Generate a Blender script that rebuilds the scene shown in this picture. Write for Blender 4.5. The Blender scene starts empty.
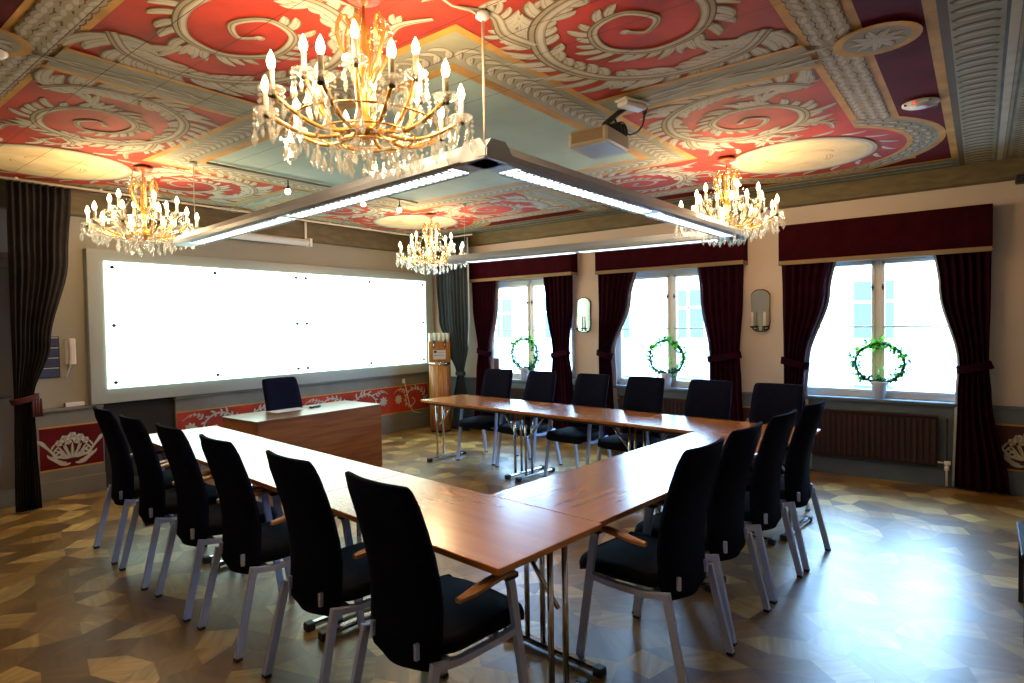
import bpy, math, random
from mathutils import Vector, Matrix
random.seed(7)
PI = math.pi
col = bpy.context.scene.collection
sin, cos = math.sin, math.cos

# ------------------------------------------------------------------ materials
def _mat(name):
    m = bpy.data.materials.new(name); m.use_nodes = True
    nt = m.node_tree; b = nt.nodes['Principled BSDF']
    return m, nt, b

def plain(name, rgb, rough=0.6, metal=0.0, spec=0.5, noise=0.0, nscale=8.0, bump=0.0, bscale=60.0, stretch=(1, 1, 1), coat=0.0, sheen=0.0):
    m, nt, b = _mat(name)
    b.inputs['Base Color'].default_value = (*rgb, 1)
    b.inputs['Roughness'].default_value = rough
    b.inputs['Metallic'].default_value = metal
    b.inputs['Specular IOR Level'].default_value = spec
    b.inputs['Coat Weight'].default_value = coat
    b.inputs['Sheen Weight'].default_value = sheen
    tc = nt.nodes.new('ShaderNodeTexCoord')
    mp = nt.nodes.new('ShaderNodeMapping'); mp.inputs['Scale'].default_value = stretch
    nt.links.new(tc.outputs['Object'], mp.inputs['Vector'])
    if noise > 0:
        n = nt.nodes.new('ShaderNodeTexNoise'); n.inputs['Scale'].default_value = nscale; n.inputs['Detail'].default_value = 5
        nt.links.new(mp.outputs[0], n.inputs['Vector'])
        r = nt.nodes.new('ShaderNodeValToRGB')
        r.color_ramp.elements[0].position = 0.3; r.color_ramp.elements[1].position = 0.72
        r.color_ramp.elements[0].color = (*[max(0, c * (1 - noise)) for c in rgb], 1)
        r.color_ramp.elements[1].color = (*[min(1, c * (1 + noise)) for c in rgb], 1)
        nt.links.new(n.outputs['Fac'], r.inputs['Fac']); nt.links.new(r.outputs['Color'], b.inputs['Base Color'])
    if bump > 0:
        n2 = nt.nodes.new('ShaderNodeTexNoise'); n2.inputs['Scale'].default_value = bscale; n2.inputs['Detail'].default_value = 3
        nt.links.new(mp.outputs[0], n2.inputs['Vector'])
        bp = nt.nodes.new('ShaderNodeBump'); bp.inputs['Strength'].default_value = bump; bp.inputs['Distance'].default_value = 0.01
        nt.links.new(n2.outputs['Fac'], bp.inputs['Height']); nt.links.new(bp.outputs['Normal'], b.inputs['Normal'])
    return m

def wood(name, rgb, dark, rough=0.35, scale=1.0, axis='x', spec=0.5, coat=0.0):
    m, nt, b = _mat(name)
    tc = nt.nodes.new('ShaderNodeTexCoord')
    mp = nt.nodes.new('ShaderNodeMapping')
    s = {'x': (1.2, 16, 16), 'y': (16, 1.2, 16), 'z': (16, 16, 1.2)}[axis]
    mp.inputs['Scale'].default_value = [v * scale for v in s]
    n = nt.nodes.new('ShaderNodeTexNoise'); n.inputs['Scale'].default_value = 2.0; n.inputs['Detail'].default_value = 6; n.inputs['Distortion'].default_value = 0.6
    r = nt.nodes.new('ShaderNodeValToRGB')
    r.color_ramp.elements[0].position = 0.3; r.color_ramp.elements[0].color = (*dark, 1)
    r.color_ramp.elements[1].position = 0.7; r.color_ramp.elements[1].color = (*rgb, 1)
    nt.links.new(tc.outputs['Object'], mp.inputs['Vector']); nt.links.new(mp.outputs[0], n.inputs['Vector'])
    nt.links.new(n.outputs['Fac'], r.inputs['Fac']); nt.links.new(r.outputs['Color'], b.inputs['Base Color'])
    b.inputs['Roughness'].default_value = rough; b.inputs['Specular IOR Level'].default_value = spec
    b.inputs['Coat Weight'].default_value = coat; b.inputs['Coat Roughness'].default_value = 0.2
    return m

def emit(name, rgb, strength):
    m, nt, b = _mat(name)
    b.inputs['Base Color'].default_value = (*rgb, 1)
    b.inputs['Emission Color'].default_value = (*rgb, 1)
    b.inputs['Emission Strength'].default_value = strength
    return m

def clear(name, tint, fres=0.25, rough=0.03):
    m = bpy.data.materials.new(name); m.use_nodes = True
    nt = m.node_tree; nt.nodes.clear()
    out = nt.nodes.new('ShaderNodeOutputMaterial'); mix = nt.nodes.new('ShaderNodeMixShader')
    t = nt.nodes.new('ShaderNodeBsdfTransparent'); t.inputs['Color'].default_value = (*tint, 1)
    g = nt.nodes.new('ShaderNodeBsdfGlossy'); g.inputs['Roughness'].default_value = rough
    lw = nt.nodes.new('ShaderNodeLayerWeight'); lw.inputs['Blend'].default_value = fres
    nt.links.new(lw.outputs['Fresnel'], mix.inputs['Fac'])
    nt.links.new(t.outputs[0], mix.inputs[1]); nt.links.new(g.outputs[0], mix.inputs[2]); nt.links.new(mix.outputs[0], out.inputs['Surface'])
    return m

M = {}
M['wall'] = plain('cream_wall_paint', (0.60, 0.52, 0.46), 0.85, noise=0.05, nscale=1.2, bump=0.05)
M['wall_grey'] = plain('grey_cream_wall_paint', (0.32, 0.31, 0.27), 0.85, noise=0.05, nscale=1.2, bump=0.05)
M['olive'] = plain('olive_beam_paint', (0.12, 0.095, 0.045), 0.6, noise=0.25, nscale=6, stretch=(1, 1, 4))
M['dado'] = plain('grey_dado_paint', (0.16, 0.15, 0.12), 0.55, noise=0.12, nscale=5)
M['dado_blue'] = plain('grey_blue_dado_paint', (0.095, 0.13, 0.165), 0.5, noise=0.1, nscale=5)
M['dark'] = plain('near_black_recess', (0.012, 0.009, 0.008), 0.8)
M['win_white'] = plain('white_window_paint', (0.86, 0.90, 0.90), 0.4)
M['glass'] = clear('window_glass', (0.97, 1, 1), 0.08)
def crystal():
    m = bpy.data.materials.new('cut_crystal'); m.use_nodes = True; nt = m.node_tree; nt.nodes.clear()
    N_ = nt.nodes.new; out = N_('ShaderNodeOutputMaterial'); m1 = N_('ShaderNodeMixShader'); m2 = N_('ShaderNodeMixShader'); m3 = N_('ShaderNodeMixShader')
    t = N_('ShaderNodeBsdfTransparent'); t.inputs['Color'].default_value = (.97, .99, .98, 1)
    g = N_('ShaderNodeBsdfGlossy'); g.inputs['Roughness'].default_value = .12; g.inputs['Color'].default_value = (1, 1, 1, 1)
    d = N_('ShaderNodeBsdfDiffuse'); d.inputs['Color'].default_value = (.85, .88, .86, 1); q = N_('ShaderNodeBsdfTranslucent'); q.inputs['Color'].default_value = (.85, .88, .86, 1)
    m1.inputs['Fac'].default_value = .5; nt.links.new(d.outputs[0], m1.inputs[1]); nt.links.new(q.outputs[0], m1.inputs[2])
    m2.inputs['Fac'].default_value = .55; nt.links.new(m1.outputs[0], m2.inputs[1]); nt.links.new(g.outputs[0], m2.inputs[2])
    m3.inputs['Fac'].default_value = .36; nt.links.new(t.outputs[0], m3.inputs[1]); nt.links.new(m2.outputs[0], m3.inputs[2]); nt.links.new(m3.outputs[0], out.inputs['Surface'])
    return m
M['crystal'] = crystal()
M['tumbler'] = plain('drinking_glass', (0.75, 0.85, 0.85), 0.1)
M['gold'] = plain('gilded_glass_arm', (0.75, 0.42, 0.12), 0.25, metal=0.7)
M['sleeve'] = plain('candle_sleeve', (0.85, 0.74, 0.55), 0.5)
M['bulb'] = emit('lit_candle_bulb', (1.0, 0.80, 0.45), 16.0)
M['canopy'] = plain('red_gilt_canopy', (0.42, 0.09, 0.04), 0.35, metal=0.3)
M['fabric'] = plain('black_chair_fabric', (0.005, 0.0065, 0.019), 0.95, noise=0.3, nscale=60, bump=0.35, bscale=240, spec=0.06)
M['seatfab'] = plain('black_seat_fabric', (0.004, 0.005, 0.010), 0.85, noise=0.3, nscale=60, bump=0.3, bscale=240, spec=0.12)
M['silver'] = plain('pale_silver_steel', (0.50, 0.62, 0.98), 0.42, metal=0.2)
M['chrome'] = plain('chrome_tube', (0.62, 0.60, 0.60), 0.16, metal=1.0)
M['blackpl'] = plain('black_plastic', (0.012, 0.012, 0.014), 0.5)
M['armwood'] = wood('beech_armrest', (0.42, 0.20, 0.07), (0.28, 0.11, 0.035), 0.3, 2.0, 'y')
M['tabletop'] = wood('varnished_cherry_top', (0.60, 0.215, 0.032), (0.50, 0.155, 0.020), 0.24, 0.7, 'x', spec=0.6, coat=1.0)
for k_ in ('tabletop',): M[k_].node_tree.nodes['Principled BSDF'].inputs['Coat IOR'].default_value = 1.85; M[k_].node_tree.nodes['Principled BSDF'].inputs['Coat Roughness'].default_value = .22
M['tableedge'] = wood('light_table_edge', (0.50, 0.26, 0.09), (0.38, 0.17, 0.05), 0.35, 1.0, 'x')
M['deskwood'] = wood('brown_desk_veneer', (0.36, 0.115, 0.020), (0.21, 0.06, 0.011), 0.5, 0.8, 'x', spec=0.3)
M['desktop'] = wood('glossy_desk_top', (0.30, 0.095, 0.018), (0.17, 0.05, 0.010), 0.32, 0.8, 'x', coat=1.0); M['desktop'].node_tree.nodes['Principled BSDF'].inputs['Coat IOR'].default_value = 1.7
M['coolerwood'] = wood('striped_column_wood', (0.52, 0.25, 0.07), (0.26, 0.09, 0.022), 0.3, 1.0, 'z')
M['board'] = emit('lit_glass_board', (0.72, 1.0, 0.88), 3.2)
M['boardframe'] = plain('grey_board_frame', (0.30, 0.33, 0.31), 0.5)
M['standoff'] = plain('dark_glass_standoff', (0.03, 0.06, 0.06), 0.3, metal=0.6)
M['burg'] = plain('burgundy_velvet', (0.017, 0.0008, 0.007), 0.75, noise=0.3, nscale=10, spec=0.06)
M['valance'] = plain('burgundy_valance_cloth', (0.028, 0.0015, 0.005), 0.85, noise=0.2, nscale=8, spec=0.06)
M['braid'] = plain('beige_braid', (0.26, 0.18, 0.10), 0.8)
M['lining'] = plain('pale_curtain_lining', (0.36, 0.38, 0.42), 0.9)
M['greycurt'] = plain('dark_grey_curtain', (0.022, 0.020, 0.024), 0.8, noise=0.25, nscale=8, spec=0.1)
M['bluecurt'] = plain('dark_blue_grey_curtain', (0.010, 0.024, 0.040), 0.75, noise=0.25, nscale=8)
M['tassel'] = plain('dull_red_tieback', (0.07, 0.010, 0.012), 0.8)
M['radiator'] = plain('maroon_radiator_enamel', (0.026, 0.005, 0.005), 0.55)
M['lampgrey'] = plain('grey_lamp_housing', (0.36, 0.44, 0.56), 0.4)
M['lampgrey2'] = plain('pale_lamp_end', (0.45, 0.50, 0.58), 0.35, metal=0.3)
M['lamppanel'] = emit('lit_lamp_panel', (0.93, 1.0, 0.98), 3.2)
M['louvre'] = plain('dark_louvre_blade', (0.10, 0.11, 0.12), 0.4)
M['white'] = plain('white_plastic', (0.72, 0.72, 0.72), 0.4)
M['cord'] = plain('cream_cord', (0.62, 0.56, 0.48), 0.5)
M['projside'] = plain('projector_side', (0.42, 0.40, 0.34), 0.35, metal=0.2)
M['projbottom'] = plain('projector_bottom', (0.36, 0.40, 0.44), 0.4)
M['projwarm'] = plain('projector_grille', (0.20, 0.15, 0.10), 0.4)
M['led'] = emit('red_lamp', (1, 0.05, 0.03), 1.5)
M['spot'] = emit('lit_spot_lamp', (1, 0.93, 0.86), 14)
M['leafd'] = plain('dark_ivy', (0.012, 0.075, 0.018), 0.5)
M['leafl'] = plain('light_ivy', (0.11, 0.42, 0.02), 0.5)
for k_, t_ in (('leafl', (0.25, 0.75, 0.04, 1)), ('leafd', (0.01, 0.10, 0.02, 1))):
    nt_ = M[k_].node_tree; tr_ = nt_.nodes.new('ShaderNodeBsdfTranslucent'); tr_.inputs['Color'].default_value = t_
    mx_ = nt_.nodes.new('ShaderNodeMixShader'); mx_.inputs['Fac'].default_value = .5; o_ = [n for n in nt_.nodes if n.type == 'OUTPUT_MATERIAL'][0]
    nt_.links.new(nt_.nodes['Principled BSDF'].outputs[0], mx_.inputs[1]); nt_.links.new(tr_.outputs[0], mx_.inputs[2]); nt_.links.new(mx_.outputs[0], o_.inputs['Surface'])
M['pot'] = plain('white_pot', (0.82, 0.80, 0.88), 0.4)
M['mirror'] = plain('old_mirror', (0.62, 0.66, 0.60), 0.12, metal=1.0)
M['bronze'] = plain('dark_bronze', (0.05, 0.04, 0.025), 0.4, metal=0.8)
M['booklet'] = plain('brown_booklet', (0.14, 0.06, 0.04), 0.6)
M['paper'] = plain('white_paper', (0.62, 0.66, 0.74), 0.8)
M['navy'] = plain('navy_print', (0.02, 0.03, 0.10), 0.6)
M['door'] = plain('dull_beige_door', (0.13, 0.10, 0.065), 0.5)
M['facade'] = plain('pale_facade', (0.78, 0.80, 0.78), 0.9)
M['facwin'] = plain('green_grey_window', (0.03, 0.07, 0.065), 0.6)
M['asphalt'] = plain('street', (0.35, 0.35, 0.35), 0.9)
# ceiling / panel paints
M['c_red'] = plain('painted_red_field', (0.36, 0.030, 0.012), 0.75, noise=0.4, nscale=2.6, spec=0.3)
M['c_dred'] = plain('painted_oxblood_band', (0.095, 0.006, 0.009), 0.8, noise=0.3, nscale=3, spec=0.1)
M['c_grey'] = plain('painted_grey_green_band', (0.29, 0.30, 0.22), 0.8, noise=0.2, nscale=4, spec=0.3)
M['c_ochre'] = plain('painted_ochre_line', (0.47, 0.25, 0.045), 0.75, noise=0.25, nscale=5, spec=0.3)
M['c_pale'] = plain('painted_pale_green_field', (0.36, 0.50, 0.46), 0.8, noise=0.18, nscale=1.6, spec=0.3)
M['c_cream'] = plain('painted_cream_oval', (0.62, 0.50, 0.28), 0.8, noise=0.15, nscale=4, spec=0.3)
M['c_light'] = plain('painted_leaf_light', (0.47, 0.46, 0.39), 0.8, noise=0.1, nscale=9, spec=0.3)
M['c_mid'] = plain('painted_leaf_mid', (0.34, 0.30, 0.21), 0.8, noise=0.15, nscale=9, spec=0.3)
M['c_dark'] = plain('painted_leaf_dark', (0.115, 0.095, 0.062), 0.8, spec=0.3)
M['c_seam'] = plain('ceiling_board_gap', (0.03, 0.012, 0.008), 0.9)
M['c_bluegrey'] = plain('painted_blue_grey_border', (0.15, 0.19, 0.20), 0.8, noise=0.2, nscale=5, spec=0.3)
M['c_orange'] = plain('painted_orange_scroll', (0.36, 0.13, 0.04), 0.8, spec=0.3)

M['maroon'] = plain('painted_maroon_panel', (0.045, 0.005, 0.007), 0.7)
def parquet_mat():
    m, nt, b = _mat('varnished_parquet')
    at = nt.nodes.new('ShaderNodeAttribute'); at.attribute_name = 'plank'
    tc = nt.nodes.new('ShaderNodeTexCoord')
    mp = nt.nodes.new('ShaderNodeMapping'); mp.inputs['Scale'].default_value = (3, 26, 1)
    uv = nt.nodes.new('ShaderNodeUVMap'); uv.uv_map = 'grain'
    nt.links.new(uv.outputs[0], mp.inputs['Vector'])
    n = nt.nodes.new('ShaderNodeTexNoise'); n.inputs['Scale'].default_value = 1.0; n.inputs['Detail'].default_value = 6; n.inputs['Distortion'].default_value = 0.5
    nt.links.new(mp.outputs[0], n.inputs['Vector'])
    r = nt.nodes.new('ShaderNodeValToRGB')
    r.color_ramp.elements[0].position = 0.25; r.color_ramp.elements[0].color = (0.55, 0.52, 0.5, 1)
    r.color_ramp.elements[1].position = 0.75; r.color_ramp.elements[1].color = (1.15, 1.15, 1.15, 1)
    nt.links.new(n.outputs['Fac'], r.inputs['Fac'])
    mx = nt.nodes.new('ShaderNodeMix'); mx.data_type = 'RGBA'; mx.blend_type = 'MULTIPLY'; mx.inputs['Factor'].default_value = 1.0
    nt.links.new(at.outputs['Color'], mx.inputs['A']); nt.links.new(r.outputs['Color'], mx.inputs['B'])
    nt.links.new(mx.outputs['Result'], b.inputs['Base Color'])
    n2 = nt.nodes.new('ShaderNodeTexNoise'); n2.inputs['Scale'].default_value = 3; n2.inputs['Detail'].default_value = 6
    nt.links.new(tc.outputs['Object'], n2.inputs['Vector'])
    mr = nt.nodes.new('ShaderNodeMapRange'); mr.inputs['To Min'].default_value = 0.27; mr.inputs['To Max'].default_value = 0.40
    nt.links.new(n2.outputs['Fac'], mr.inputs['Value']); nt.links.new(mr.outputs[0], b.inputs['Roughness'])
    n3 = nt.nodes.new('ShaderNodeTexNoise'); n3.inputs['Scale'].default_value = 30
    nt.links.new(mp.outputs[0], n3.inputs['Vector'])
    bp = nt.nodes.new('ShaderNodeBump'); bp.inputs['Strength'].default_value = 0.08; bp.inputs['Distance'].default_value = 0.01
    nt.links.new(n3.outputs['Fac'], bp.inputs['Height']); nt.links.new(bp.outputs['Normal'], b.inputs['Normal'])
    b.inputs['Specular IOR Level'].default_value = 0.6; b.inputs['Coat Weight'].default_value = 0.4; b.inputs['Coat Roughness'].default_value = 0.34
    return m
M['parquet'] = parquet_mat()

# ------------------------------------------------------------------ mesh building
class MB:
    def __init__(s): s.v = []; s.f = []; s.mi = []; s.mats = []; s.sm = []
    def m(s, name):
        if name not in s.mats: s.mats.append(name)
        return s.mats.index(name)
    def add(s, verts, faces, mat, smooth=False):
        o = len(s.v); k = s.m(mat)
        s.v += [tuple(v) for v in verts]
        for f in faces: s.f.append([o + i for i in f]); s.mi.append(k); s.sm.append(smooth)
    def box(s, x0, x1, y0, y1, z0, z1, mat, bev=0.0):
        x0, x1 = min(x0, x1), max(x0, x1); y0, y1 = min(y0, y1), max(y0, y1); z0, z1 = min(z0, z1), max(z0, z1)
        b = min(bev, (x1 - x0) / 2.01, (y1 - y0) / 2.01, (z1 - z0) / 2.01)
        if b <= 0:
            vs = [(x, y, z) for z in (z0, z1) for y in (y0, y1) for x in (x0, x1)]
            s.add(vs, [(0, 2, 3, 1), (4, 5, 7, 6), (0, 1, 5, 4), (2, 6, 7, 3), (0, 4, 6, 2), (1, 3, 7, 5)], mat); return
        def ring(i, z): 
            return [(x0 + i + 0, y0 + b, z), (x0 + b, y0 + i, z), (x1 - b, y0 + i, z), (x1 - i, y0 + b, z), (x1 - i, y1 - b, z), (x1 - b, y1 - i, z), (x0 + b, y1 - i, z), (x0 + i, y1 - b, z)]
        rs = [[(x0 + b, y0 + b, z0), (x0 + b, y0 + b, z0), (x1 - b, y0 + b, z0), (x1 - b, y0 + b, z0), (x1 - b, y1 - b, z0), (x1 - b, y1 - b, z0), (x0 + b, y1 - b, z0), (x0 + b, y1 - b, z0)],
              ring(0, z0 + b), ring(0, z1 - b),
              [(x0 + b, y0 + b, z1), (x0 + b, y0 + b, z1), (x1 - b, y0 + b, z1), (x1 - b, y0 + b, z1), (x1 - b, y1 - b, z1), (x1 - b, y1 - b, z1), (x0 + b, y1 - b, z1), (x0 + b, y1 - b, z1)]]
        s.loft(rs, mat, cap=True, smooth=False)
    def loft(s, rings, mat, cap=True, smooth=True, closed=True):
        n = len(rings[0]); vs = [p for r in rings for p in r]; fs = []
        for i in range(len(rings) - 1):
            for j in range(n if closed else n - 1):
                k = (j + 1) % n
                fs.append((i * n + j, i * n + k, (i + 1) * n + k, (i + 1) * n + j))
        if cap and closed:
            fs.append(tuple(range(n - 1, -1, -1))); fs.append(tuple((len(rings) - 1) * n + j for j in range(n)))
        s.add(vs, fs, mat, smooth)
    def tube(s, pts, r, mat, n=8, cap=True, square=None):
        pts = [Vector(p) for p in pts]; rings = []
        rr = r if isinstance(r, (list, tuple)) else [r] * len(pts)
        up = Vector((0, 0, 1)); prev = None
        for i, p in enumerate(pts):
            t = (pts[min(i + 1, len(pts) - 1)] - pts[max(i - 1, 0)]).normalized()
            if prev is None:
                a = up if abs(t.dot(up)) < 0.95 else Vector((1, 0, 0))
                u = (a - t * a.dot(t)).normalized()
            else: u = (prev - t * prev.dot(t)).normalized()
            prev = u; w = t.cross(u)
            if square:
                hx, hy = square[0] / 2, square[1] / 2
                rings.append([p + u * a * hy + w * b * hx for a, b in ((1, 1), (1, -1), (-1, -1), (-1, 1))])
            else:
                rings.append([p + (u * cos(2 * PI * k / n) + w * sin(2 * PI * k / n)) * rr[i] for k in range(n)])
        s.loft(rings, mat, cap, smooth=not square)
    def lathe(s, prof, c, mat, n=16, cap=True):
        rings = [[(c[0] + r * cos(2 * PI * k / n), c[1] + r * sin(2 * PI * k / n), c[2] + z) for k in range(n)] for r, z in prof]
        s.loft(rings, mat, cap, True)
    def build(s, name, parent=None, recalc=True):
        me = bpy.data.meshes.new(name); me.from_pydata(s.v, [], s.f)
        for k in s.mats: me.materials.append(M[k])
        me.polygons.foreach_set('material_index', s.mi); me.polygons.foreach_set('use_smooth', s.sm)
        me.update()
        if recalc:
            import bmesh
            bm = bmesh.new(); bm.from_mesh(me); bmesh.ops.recalc_face_normals(bm, faces=bm.faces); bm.to_mesh(me); bm.free()
        o = bpy.data.objects.new(name, me); col.objects.link(o)
        if parent: o.parent = parent
        return o

def tag(o, label=None, cat=None, group=None, kind=None):
    if label: o['label'] = label
    if cat: o['category'] = cat
    if group: o['group'] = group
    if kind: o['kind'] = kind
    return o
def thing(name, loc, rz=0.0, label=None, cat=None, group=None):
    o = bpy.data.objects.new(name, None); col.objects.link(o); o.location = loc; o.rotation_euler = (0, 0, rz)
    return tag(o, label, cat, group)
KIDS = {}
def copy_tree(o, parent=None):
    c = o.copy(); col.objects.link(c); c.parent = parent
    for ch in list(o.children): copy_tree(ch, c)
    return c
def place(proto, first, loc, rz, label, group):
    o = proto if first else copy_tree(proto)
    o.location = loc; o.rotation_euler = (0, 0, rz); o['label'] = label
    if group: o['group'] = group
    return o
def struct(mb, name, parent=None):
    o = mb.build(name, parent)
    if parent is None: o['kind'] = 'structure'
    return o

TH = -0.0864
def RW(x, y, z=0.0):
    c, s = cos(TH), sin(TH)
    return (c * x - s * y, s * x + c * y, z)
def ad(a, deg): return a + math.radians(deg)

# ------------------------------------------------------------------ painter for flat ornament
PC = [0]
class Painter:
    def __init__(s, mb, fn): s.mb = mb; s.fn = fn
    def poly(s, pts, mat, layer):
        PC[0] = (PC[0] + 1) % 96; layer = layer + PC[0] * .008
        s.mb.add([s.fn(a, b, layer) for a, b in pts], [tuple(range(len(pts)))], mat)
    def strip(s, L, R, mat, layer):
        PC[0] = (PC[0] + 1) % 96; layer = layer + PC[0] * .008
        n = len(L); vs = [s.fn(a, b, layer) for a, b in L] + [s.fn(a, b, layer) for a, b in R]
        s.mb.add(vs, [(i, i + 1, n + i + 1, n + i) for i in range(n - 1)], mat)
    def rect(s, a0, a1, b0, b1, mat, layer): s.poly([(a0, b0), (a1, b0), (a1, b1), (a0, b1)], mat, layer)
    def frame(s, a0, a1, b0, b1, w, mat, layer):
        s.rect(a0, a1, b0, b0 + w, mat, layer); s.rect(a0, a1, b1 - w, b1, mat, layer)
        s.rect(a0, a0 + w, b0 + w, b1 - w, mat, layer); s.rect(a1 - w, a1, b0 + w, b1 - w, mat, layer)
    def disc(s, a, b, ra, rb, mat, layer, n=20, rot=0.0):
        c, q = cos(rot), sin(rot)
        s.poly([(a + ra * cos(t) * c - rb * sin(t) * q, b + ra * cos(t) * q + rb * sin(t) * c) for t in [2 * PI * k / n for k in range(n)]], mat, layer)
    def arc(s, a, b, r0, r1, t0, t1, mat, layer, n=28):
        ts = [t0 + (t1 - t0) * k / n for k in range(n + 1)]
        s.strip([(a + r0 * cos(t), b + r0 * sin(t)) for t in ts], [(a + r1 * cos(t), b + r1 * sin(t)) for t in ts], mat, layer)
    def ribbon(s, pts, ws, mat, layer, off=0.0):
        L = []; R = []
        for i, p in enumerate(pts):
            q0 = pts[max(i - 1, 0)]; q1 = pts[min(i + 1, len(pts) - 1)]
            dx, dy = q1[0] - q0[0], q1[1] - q0[1]; l = math.hypot(dx, dy) or 1; nx, ny = -dy / l, dx / l
            w = ws[i]; o = off * w
            L.append((p[0] + nx * (w + o), p[1] + ny * (w + o))); R.append((p[0] + nx * (o - w), p[1] + ny * (o - w)))
        s.strip(L, R, mat, layer)
    def leaf(s, x, y, ang, L, curl, W, lay, cols=('c_dark', 'c_mid', 'c_light')):
        n = 7; pts = []; a = ang; px, py = x, y
        for i in range(n + 1):
            pts.append((px, py)); a2 = a + curl * (i / n) ** 1.2
            px += cos(a2) * L / n; py += sin(a2) * L / n
        prof = [0.35, 0.75, 1.0, 1.0, 0.92, 0.85, 0.6, 0.08]
        s.ribbon(pts, [W * p for p in prof], cols[0], lay)
        s.ribbon(pts, [W * p * 0.82 for p in prof], cols[1], lay + 1, off=0.12)
        s.ribbon(pts, [W * p * 0.36 for p in prof], cols[2], lay + 2, off=0.9)
        s.ribbon(pts[:6], [W * p * 0.16 for p in prof[:6]], cols[2], lay + 2, off=-2.2)

def catmull(P, per=8):
    out = []
    for i in range(len(P) - 1):
        p0 = P[max(i - 1, 0)]; p1 = P[i]; p2 = P[i + 1]; p3 = P[min(i + 2, len(P) - 1)]
        for k in range(per):
            t = k / per
            out.append(tuple(0.5 * ((2 * p1[j]) + (-p0[j] + p2[j]) * t + (2 * p0[j] - 5 * p1[j] + 4 * p2[j] - p3[j]) * t * t + (-p0[j] + 3 * p1[j] - 3 * p2[j] + p3[j]) * t ** 3) for j in range(2)))
    out.append(P[-1]); return out

def stem(pt, P, w0, wm, w1, leaves, lay=2, side=1, llen=0.2, lw=0.035, both=False, eye=True, cols=('c_dark', 'c_mid', 'c_light'), rnd=None):
    rnd = rnd or random.Random(3)
    pts = catmull(P); n = len(pts)
    ws = []
    for i in range(n):
        t = i / (n - 1)
        ws.append((w0 + (wm - w0) * min(1, t / 0.35)) if t < 0.35 else (wm + (w1 - wm) * (t - 0.35) / 0.65))
    # leaves first so that the stem lies over them
    for k in range(leaves):
        t = 0.02 + 0.80 * k / leaves; i = int(t * (n - 1))
        q0 = pts[max(i - 1, 0)]; q1 = pts[min(i + 1, n - 1)]; ang = math.atan2(q1[1] - q0[1], q1[0] - q0[0])
        sc = 1.0 - 0.72 * t
        for sd in ((side, -side) if both and t < .45 else (side,)):
            L = llen * sc * (0.7 + 0.6 * rnd.random()) * (1.0 if sd == side else 0.62)
            pt.leaf(pts[i][0], pts[i][1], ang + sd * (1.0 + 0.35 * rnd.random()), L, -sd * 0.95, lw * (1.0 - 0.5 * t), lay, cols)
    pt.ribbon(pts, [w * 1.12 for w in ws], cols[0], lay + 3)
    pt.ribbon(pts, [w * 0.95 for w in ws], cols[1], lay + 4, off=0.08)
    pt.ribbon(pts, [w * 0.30 for w in ws], cols[2], lay + 5, off=1.6)
    pt.ribbon(pts, [w * 0.10 for w in ws], cols[0], lay + 5, off=-2.0)
    if eye:
        e = pts[-1]; pt.disc(e[0], e[1], w1 * 1.8, w1 * 1.8, cols[1], lay + 4, 12); pt.disc(e[0] + w1 * .3, e[1] + w1 * .3, w1, w1, cols[2], lay + 5, 10)

def panel_scroll(pt, sa, seed, cols=('c_dark', 'c_mid', 'c_light')):
    # acanthus scroll in panel coordinates: a away from the middle garland, b outward; sa stretches a
    r = random.Random(seed)
    S = lambda P: [(a * sa, b) for a, b in P]
    P = S([(0.42, 0.97), (0.27, 0.84), (0.22, 0.62), (0.27, 0.38), (0.46, 0.17), (0.78, 0.10), (1.08, 0.24), (1.18, 0.50), (1.06, 0.77), (0.82, 0.85), (0.60, 0.74), (0.55, 0.52), (0.70, 0.36), (0.90, 0.40), (0.95, 0.56), (0.83, 0.65), (0.74, 0.57), (0.80, 0.50)])
    for k in range(11):  # plume at the outer corner beside the garland
        pt.leaf(0.30 * sa + 0.03 * k, 0.86 - 0.02 * k, 0.9 + 0.27 * k, 0.13 + 0.04 * (k % 3), 0.5 - 0.08 * k, 0.028, 2, cols)
    for k in range(4):  # curl at the inner corner
        pt.leaf(0.36 * sa, 0.24, 3.5 + 0.28 * k, 0.17 - .02 * k, -1.6 + .5 * k, 0.03, 2, cols)
    stem(pt, P, 0.025, 0.036, 0.013, 50, 2, -1, 0.27, 0.044, both=True, cols=cols, rnd=r)
    Q = S([(0.95, 0.13), (1.12, 0.10), (1.28, 0.16), (1.42, 0.10)])
    stem(pt, Q, 0.03, 0.03, 0.012, 11, 2, 1, 0.20, 0.030, both=True, eye=False, cols=cols, rnd=r)
    Q = S([(1.20, 0.60), (1.30, 0.52), (1.38, 0.58), (1.34, 0.68), (1.27, 0.64)])
    stem(pt, Q, 0.02, 0.024, 0.012, 10, 2, -1, 0.14, 0.024, cols=cols, rnd=r)
    Q = S([(1.10, 0.80), (1.16, 0.92), (1.30, 0.93)])
    stem(pt, Q, 0.02, 0.022, 0.010, 4, 2, 1, 0.12, 0.022, both=True, eye=False, cols=cols, rnd=r)

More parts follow.
